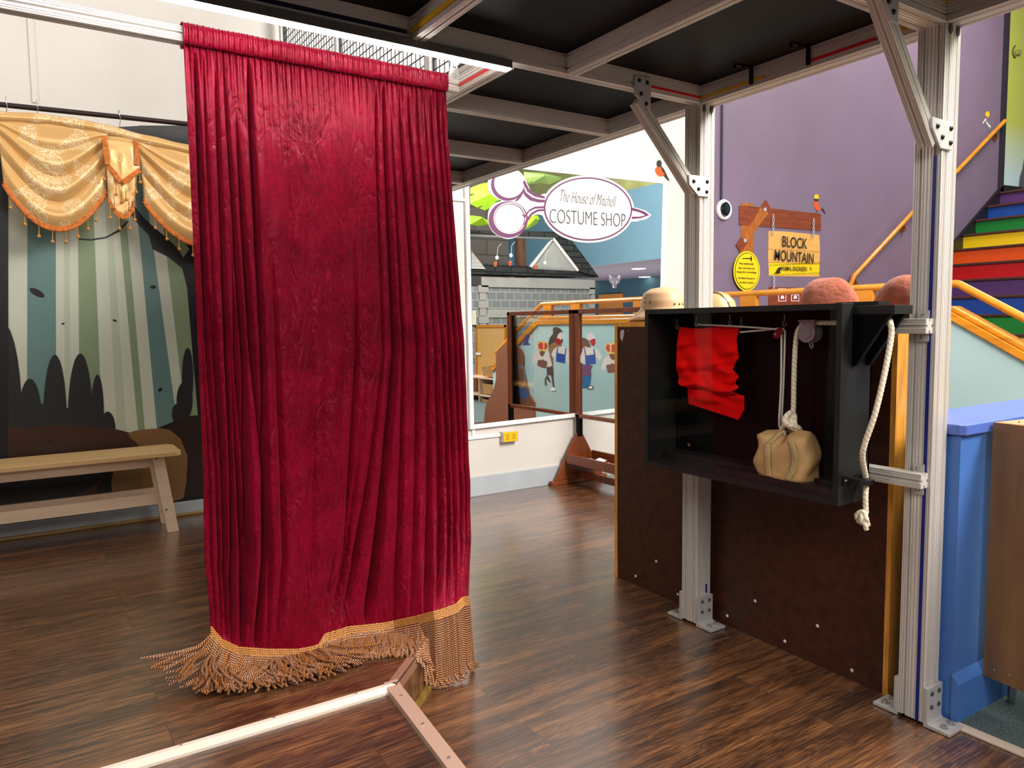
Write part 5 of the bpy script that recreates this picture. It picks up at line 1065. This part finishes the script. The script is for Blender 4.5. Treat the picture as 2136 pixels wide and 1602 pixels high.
leaf(Hb([(640, 120), (800, 130), (980, 170), (930, 200), (860, 230), (790, 215), (690, 225), (640, 180)]), [Hb([(690, 215), (800, 140)])], OLVL, 'olive leaf canopy along the top edge of the mirror', -3.0)
# light blue wall above the hall soffit
XW = 11.4; pwl = lambda x, y: Mx(x, y, XW); zs = (pwl(1240, 555).z+pwl(1378, 538).z)/2
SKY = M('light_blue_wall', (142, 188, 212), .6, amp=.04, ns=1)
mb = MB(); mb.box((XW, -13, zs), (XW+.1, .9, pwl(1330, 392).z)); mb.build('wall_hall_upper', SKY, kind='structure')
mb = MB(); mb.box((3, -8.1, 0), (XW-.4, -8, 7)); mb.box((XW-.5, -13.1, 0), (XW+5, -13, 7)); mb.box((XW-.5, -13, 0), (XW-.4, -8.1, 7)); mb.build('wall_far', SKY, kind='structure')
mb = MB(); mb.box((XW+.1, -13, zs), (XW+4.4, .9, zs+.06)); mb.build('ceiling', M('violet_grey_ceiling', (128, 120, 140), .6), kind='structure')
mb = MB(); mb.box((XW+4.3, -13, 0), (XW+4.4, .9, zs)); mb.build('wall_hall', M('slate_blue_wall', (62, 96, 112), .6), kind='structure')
mb = MB(); mb.box((XW, -13, pwl(1330, 392).z), (XW+.08, .9, 6.4)); mb.build('wall_gallery', M('olive_yellow_wall', (196, 198, 130), .6, amp=.2, ns=2), kind='structure')
pl_ = lambda x, y: Mz(x, y, zs-.002)
for x, y, n_ in ((1332, 560, 'nearest and largest'), (1363, 578, 'middle'), (1297, 590, 'lowest left')):
    q = pl_(x, y)
    if q.x > XW+4.2: q.x = XW+4.1
    t_ = thing('downlight', (q.x, q.y, zs-.02), '%s round recessed downlight of the violet ceiling in the mirror' % n_, 'light', 'downlights in the mirror')
    mb = MB(); mb.lathe([(.17, 0), (.17, .01)], (q.x, q.y, zs-.014), (0, 0, 1), 24); mb.build('lens', M('lit_lens', (255, 250, 240), .5, emit=6), t_)
    mb = MB(); mb.lathe([(.19, 0), (.19, .008), (.175, .008)], (q.x, q.y, zs-.009), (0, 0, 1), 24); mb.build('trim_ring', WHITEG, t_)
dp = lambda x, y: Mx(x, y, XW+4.29)
a_, b_ = dp(1250, 615), dp(1300, 616)
mb = MB(); mb.box((XW+4.26, a_.y, 0), (XW+4.3, b_.y, a_.z)); mb.build('door_1', M('orange_oak_door', (206, 134, 66), .4, amp=.08, ns=3), kind='structure')
a_, b_ = dp(1327, 620), dp(1345, 620); mb = MB(); mb.box((XW+4.26, a_.y, 0), (XW+4.3, b_.y, a_.z)); mb.build('door_2', M('orange_oak_door', (206, 134, 66)), kind='structure')
# hanging spoon like ornaments
for i, (x, y, x2, y2) in enumerate(((337, 880, 320, 935), (458, 860, 448, 928), (752, 925, 668, 958))):
    a_ = ph(*Hb([(x, y)])[0])+Vector((0, .3, 0)); b_ = ph(*Hb([(x2, y2)])[0])+Vector((0, .3, 0))
    t_ = thing('hanging_ornament', a_, ('left', 'middle', 'right')[i]+'most of the hanging flower and pot ornaments on the play house in the mirror', 'ornament', 'ornaments on the play house in the mirror')
    mb = MB(); mb.lathe([(.03, -.01), (.042, 0), (.03, .01)], a_, (0, 1, 0), 16); mb.tube([a_, a_+Vector((.02, 0, .2)), a_+Vector((.1, 0, .28))], .004, 6); mb.build('flower', WHT, t_)
    mb = MB(); mb.lathe([(.03, -.05), (.046, .02), (.044, .04)], b_, (0, 0, 1), 16); mb.build('pot', M('terracotta', (196, 104, 70), .6), t_)
    mb = MB(); mb.cyl(a_, b_, .004, n=6); mb.build('wire', SCREW, t_)

# ------------------------------------------------------------------ bench
bn = thing('bench', (-.3, 4.3, ST), 'long pale birch bench in front of the forest backdrop', 'bench')
yf_, yb_ = 4.185, 4.43; xr_ = .655; xl_ = -1.55
zs_ = Yp(360, 955, yf_).z+.012
mb = MB(); mb.prism([(xl_, yf_-.03, zs_), (xr_-.02, yf_-.03, zs_), (xr_+.005, yf_+.0, zs_), (xr_+.005, yb_-.0, zs_), (xr_-.02, yb_+.03, zs_), (xl_, yb_+.03, zs_)], (0, 0, .024)); mb.build('seat', PINET, bn, bevel=.003)
def leg(x, side, sgn):
    y = yf_ if side < 0 else yb_-.03; yo = y+side*.0; mb = MB()
    dx = .055*sgn
    mb.prism([(x-.028, y, zs_-.001), (x+.028, y, zs_-.001), (x+.028+dx, y, ST), (x-.028+dx, y, ST)], (0, .03, 0)); return mb.build('leg', PINE, bn, bevel=.002)
for x, sg in ((xr_-.105, 1), (xl_+.1, -1)):
    for sd in (-1, 1): leg(x, sd, sg)
mb = MB(); mb.box((xl_+.1, yf_+.030, zs_-.055), (xr_-.1, yf_+.050, zs_-.001)); mb.box((xl_+.1, yb_-.05, zs_-.055), (xr_-.1, yb_-.03, zs_-.001)); mb.build('apron_rail', PINE, bn)
zl = Yp(200, 1056, yf_+.04).z; mb = MB(); mb.box((xl_+.07, yf_+.030, zl-.028), (xr_-.085, yf_+.050, zl+.028)); mb.build('stretcher_front', PINE, bn)
mb = MB(); mb.box((xl_+.07, yb_-.05, zl-.028), (xr_-.05, yb_-.032, zl+.028)); mb.build('stretcher_rear', PINE, bn)
for x, y in ((327, 956), (347, 1063)):
    q = Yp(x, y, yf_-.001); mb = MB(); mb.lathe([(.005, 0), (.003, .001)], q, (0, -1, 0), 10); mb.build('screw', M('brown_screw', (110, 70, 50), .4, .5), bn)

# ------------------------------------------------------------------ forest backdrop banner
def Zm(pts): return [(x/2.404, 534+y/2.404) for x, y in pts]
pb = lambda x, y: Yp(x, y, 4.536)
BK = M('print_black', (20, 18, 20), .45); BKG = M('print_charcoal', (34, 36, 36), .45); CRE = M('print_cream', (208, 214, 196), .45, amp=.04, ns=3); CRE2 = M('print_cream_shade', (188, 200, 178), .45); TE = M('print_teal', (104, 138, 136), .45, amp=.06, ns=2); OL = M('print_olive', (138, 158, 124), .45, amp=.06, ns=2); BR = M('print_brown', (62, 32, 20), .45, amp=.1, ns=2); TN = M('print_tan', (132, 96, 56), .45, amp=.08, ns=2); DB = M('print_dark_brown', (40, 22, 14), .45)
zt_ = 650/2.404+534
L_ = [([(-420, 300), (-420, 1140), (10, 1112), (440, 1060), (700, 1020), (700, 270), (385, 262), (300, 262)], 0)]
def stripe(a0, a1, b0, b1, m, y0=250, y1=900):
    # zoom x at y=534 (a) and at 888 (b)
    def xx(a, b, y): return lerp(a, b, (y-534)/354)/2.404
    L_.append(([(xx(a0, b0, y0), y0), (xx(a1, b1, y0), y0), (xx(a1, b1, y1), y1), (xx(a0, b0, y1), y1)], m))
stripe(42, 137, 42, 135, 2, 395, 900); stripe(137, 280, 135, 282, 4, 395, 900); stripe(280, 392, 282, 400, 2, 395, 900); stripe(320, 350, 325, 355, 3, 395, 900); stripe(392, 478, 400, 512, 5, 380, 905); stripe(478, 612, 512, 690, 2, 400, 905); stripe(540, 575, 585, 632, 3, 400, 905); stripe(612, 650, 690, 725, 5, 440, 905); stripe(650, 708, 725, 790, 2, 300, 905); stripe(708, 775, 785, 892, 4, 300, 905); stripe(775, 835, 890, 935, 2, 300, 905); stripe(835, 1100, 935, 1100, 5, 300, 905)
# dark frame on the right and arch
L_.append(([(290, 262), (385, 262), (700, 270), (700, 1020), (430, 1000), (412, 860), (400, 720), (390, 600), (380, 560), (350, 536), (318, 520), (310, 490), (380, 540), (395, 520), (360, 470), (330, 440), (300, 400)], 0))
L_.append((sm([(255, 432), (268, 440), (290, 470), (320, 500), (360, 540), (384, 556), (384, 545), (372, 520), (340, 490), (300, 455), (276, 425)], 2), 0))
L_.append(([(165, 497), (190, 499), (220, 494), (245, 480), (266, 460), (269, 462), (248, 484), (222, 497), (190, 502), (165, 500)], 0))
for cx_, cy_, rx_, ry_, ro in ((186, 184, 42, 16, .5), (316, 339, 9, 4, -.3), (575, 324, 12, 5, .4), (767, 156, 15, 9, 0), (803, 670, 13, 7, -.5)): L_.append(([(x/2.404, 534+y/2.404) for x, y in ell(cx_, cy_, rx_, ry_, 16, ro)], 0))
def bush(cx_, top, bot, w_): L_.append(([(x/2.404, 534+y/2.404) for x, y in [(cx_+w_*math.sin(a)*.5*(1 if True else 1), (lerp(bot, top, .5)-(bot-top)*.5*math.cos(a))) for a in [2*math.pi*k/28 for k in range(28)]]], 1))
bush(10, 330, 1300, 200); bush(150, 614, 1090, 125); bush(275, 494, 1180, 120); bush(402, 488, 1150, 124); bush(488, 594, 1000, 66); bush(540, 780, 960, 78); bush(205, 740, 1000, 120); bush(345, 760, 1000, 120); bush(450, 740, 1000, 120)
bush(940, 460, 760, 56); bush(925, 630, 820, 80); bush(890, 740, 840, 56)
L_.append((Zm([(-600, 870), (45, 862), (250, 850), (420, 852), (580, 868), (670, 890), (698, 920), (700, 960), (560, 1000), (400, 1400), (-600, 1500)]), 6))
L_.append((sm(Zm([(640, 890), (760, 866), (850, 872), (910, 920), (938, 1000), (935, 1100), (915, 1215), (700, 1240), (560, 1180), (600, 1000), (700, 960)]), 3), 7))
L_.append((Zm([(790, 862), (870, 830), (960, 800), (1400, 780), (1400, 1180), (920, 1210), (940, 1100), (938, 1000), (905, 915), (850, 870)]), 8))
L_.append((Zm([(-600, 1020), (300, 1040), (560, 1060), (480, 1140), (300, 1250), (-600, 1390)]), 0))
L_.append(([(x/2.404, 534+y/2.404) for x, y in ell(250, 928, 22, 8, 14, .1)], 0))
L_.append(([(-420, 300), (12, 430), (17, 436), (17, 960), (10, 1112), (-420, 1140)], 0))
decal('backdrop_banner', pb, (0, -1, 0), L_, [BK, BKG, CRE, CRE2, TE, OL, BR, TN, DB], step=.0003, label='printed storybook forest backdrop with pale striped light beams behind the bench', cat='backdrop')

# ------------------------------------------------------------------ rod, hooks, valance
rod = thing('curtain_rod', (.2, 4.33, 2.2), 'thin dark curtain rod above the gold valance', 'rod')
YR = 4.33
pA, pB = Yp(0, 218, YR), Yp(385, 258, YR); dd = (pB-pA)
mb = MB(); mb.cyl(pA-dd*3, pA+dd*2.2, .0125, n=16); mb.build('tube', M('dark_bronze_tube', (44, 30, 28), .35, .4), rod, smooth=True)
mb = MB(); mb.cyl(pA-dd*3+Vector((0, 0, 0)), (pA-dd*3)+Vector((0, .21, 0)), .01, n=10); mb.cyl(pA+dd*2.2, pA+dd*2.2+Vector((0, .21, 0)), .01, n=10); mb.build('wall_bracket', SCREW, rod, smooth=True)
for x, yt, yb__ in ((12, 205, 232), (76, 212, 240), (248, 233, 262)):
    a_ = Yp(x, yt, YR); b_ = Yp(x+2, yb__+2, YR)
    mb = MB(); mb.tube(sm([a_+Vector((.0, .016, -.02)), a_+Vector((0, .010, .004)), a_+Vector((0, -.008, .004)), a_+Vector((0, -.017, -.02)), a_+Vector((.004, -.012, -.04)), b_+Vector((0, -.005, .01)), b_], 5, False), .0022, 6)
    mb.build('wire_hook', SCREW, None, smooth=True, label='steel wire hook on the dark rod, %s' % {12: 'leftmost of the three', 76: 'middle of the three', 248: 'rightmost of the three'}[x], cat='hook', group='hooks on the dark rod')
val = thing('gold_valance', (.3, 4.32, 1.6), 'gold brocade valance with draped swags and tasselled trim above the bench', 'valance')
YV = 4.31
def rollc(px): return Yp(px, pw(px, [(-300, 224), (0, 244), (100, 250), (200, 266), (300, 292), (385, 311), (560, 352)]), YV)
pts = [rollc(x) for x in range(-200, 521, 12)]
mb = MB(); mb.tube(pts, [.027+.002*math.sin(i*.9) for i in range(len(pts))], 16); mb.build('rolled_top', BROC, val, smooth=True)
ORG_ = M('orange_gimp', (206, 116, 44), .6, amp=.35, ns=60, bump=.6, bs=90)
def swag(xa, xb, dropm, drops, nm):
    def f(u, v):
        A_ = rollc(lerp(xa, xb, u)); s_ = math.sin(math.pi*u)
        vv = v-.30*math.sin(math.pi*v)*(1-s_); dr = lerp(drops, dropm, s_**.85)*vv/max(v, .001)
        fold_ = .030*s_**.5*(abs(math.sin(v*4.0*math.pi))**1.1)*min(1, v*3)+.016*s_*v
        narrow = (u-.5)*(-.10*v)*(1 if True else 0)
        return Vector((A_.x+narrow*(xb-xa)/500, YV-.012-fold_, A_.z-.02-dr*v))
    mb = MB(); mb.grid(f, 60, 90); mb.build('swag', BROC, val, smooth=True, solid=.003)
    mb = MB(); mb.tube([f(i/60, 1)+Vector((0, -.003, -.006)) for i in range(61)], .010, 7); mb.tube([f(i/60, 1)+Vector((0, -.006, .006)) for i in range(61)], .006, 7); mb.build('trim_band', ORG_, val, smooth=True, label='orange braided trim')
    return f
dm = (rollc(110)-Yp(112, 476, YV-.05)).z; ds = (rollc(225)-Yp(222, 404, YV)).z
f1 = swag(-14, 226, dm-.02, ds-.03, 1); f2 = swag(282, 520, (rollc(400)-Yp(400, 512, YV-.05)).z-.03, ds-.02, 2); f0 = swag(-300, -20, dm-.02, ds-.03, 0)
# jabot with two tiers
def J(pts, y): return [Yp(a, b, y) for a, b in pts]
def Z6(pts): return [(x/4.45, 200+y/4.45) for x, y in pts]
def sheet(name, outl, y, mat, wav=.006):
    P = J(Z6(outl), y); c_ = sum(P, Vector())/len(P); mb = MB(); n_ = len(P); rings = 5; vs = []
    for r_ in range(rings+1):
        k = 1-r_/rings
        for p in P: q = c_+(p-c_)*k; vs.append(q+Vector((0, -wav*math.sin(q.x*140)*(1-k*.3), 0)))
    fs = [(r_*n_+i, r_*n_+(i+1) % n_, (r_+1)*n_+(i+1) % n_, (r_+1)*n_+i) for r_ in range(rings) for i in range(n_)]
    mb.add(vs, fs); return mb.build(name, mat, val, smooth=True, solid=.003)
sheet('jabot_under', [(985, 640), (1110, 630), (1270, 640), (1265, 860), (1240, 1010), (1225, 1075), (1150, 1130), (1060, 1090), (1010, 980), (1000, 850)], YV-.048, BROC)
sheet('jabot', [(950, 370), (1050, 375), (1150, 385), (1270, 410), (1290, 520), (1300, 680), (1220, 740), (1150, 800), (1130, 840), (1110, 790), (1050, 720), (980, 650), (955, 520)], YV-.060, BROC)
for w_ in ([(965, 370), (985, 500), (998, 640)], [(1262, 410), (1272, 520), (1270, 640)], [(1005, 655), (1060, 715), (1120, 800)], [(1300, 690), (1220, 745), (1140, 805)], [(1010, 960), (1060, 1070), (1150, 1125), (1225, 1070), (1240, 990)]):
    y_ = YV-.068 if w_[0][1] < 900 else YV-.056
    P_ = sm(J(Z6(w_), y_), 6, False); mb = MB()
    for o_ in (-.007, 0, .007):
        dd_ = (P_[-1]-P_[0]).normalized(); nn_ = Vector((-dd_.z, 0, dd_.x)) if w_[0][1] < 900 else Vector((0, 0, 1)); mb.tube([p+nn_*o_ for p in P_], .0052, 6)
    mb.build('jabot_trim', ORG_, val, smooth=True, label='orange braided trim')
def tassel_mesh():
    mb = MB(); mb.cyl((0, 0, 0), (0, 0, -.03), .0016, n=6)
    for z_ in (-.028, -.034, -.040, -.046): mb.lathe([(.001, .003), (.0042, 0), (.001, -.003)], (0, 0, z_), (0, 0, 1), 8)
    mb.lathe([(.001, .009), (.006, .006), (.0088, 0), (.006, -.006), (.001, -.009)], (0, 0, -.057), (0, 0, 1), 12); return mb
ORG['val_t'] = Vector()
tm = tassel_mesh(); TAS = M('gold_tassel', (192, 134, 62), .5, amp=.2, ns=80)
me = bpy.data.meshes.new('tassel'); me.from_pydata([tuple(v) for v in tm.v], [], tm.f); me.materials.append(TAS)
for p in me.polygons: p.use_smooth = True
spots = [f1(u, 1) for u in (.06, .185, .32, .45, .58, .70, .80, .885)]+[f2(u, 1) for u in (.10, .20, .32, .45, .6, .8)]+[f0(u, 1) for u in (.5, .8)]
spots += [Yp(*Z6([p])[0], YV-.07) for p in ((966, 650), (1075, 790), (1118, 860), (1160, 840), (1252, 770), (1290, 680), (1022, 1010), (1100, 1110), (1200, 1110), (1245, 1030), (1058, 920), (1190, 930))]
for q in spots:
    o = bpy.data.objects.new('tassel', me); COL.objects.link(o); o.parent = val; o.location = q-ORG[val.name]+Vector((0, -.004, -.008)); o.rotation_euler = (0, rnd.uniform(-.06, .06), 0); o['label'] = 'small gold ball tassel'
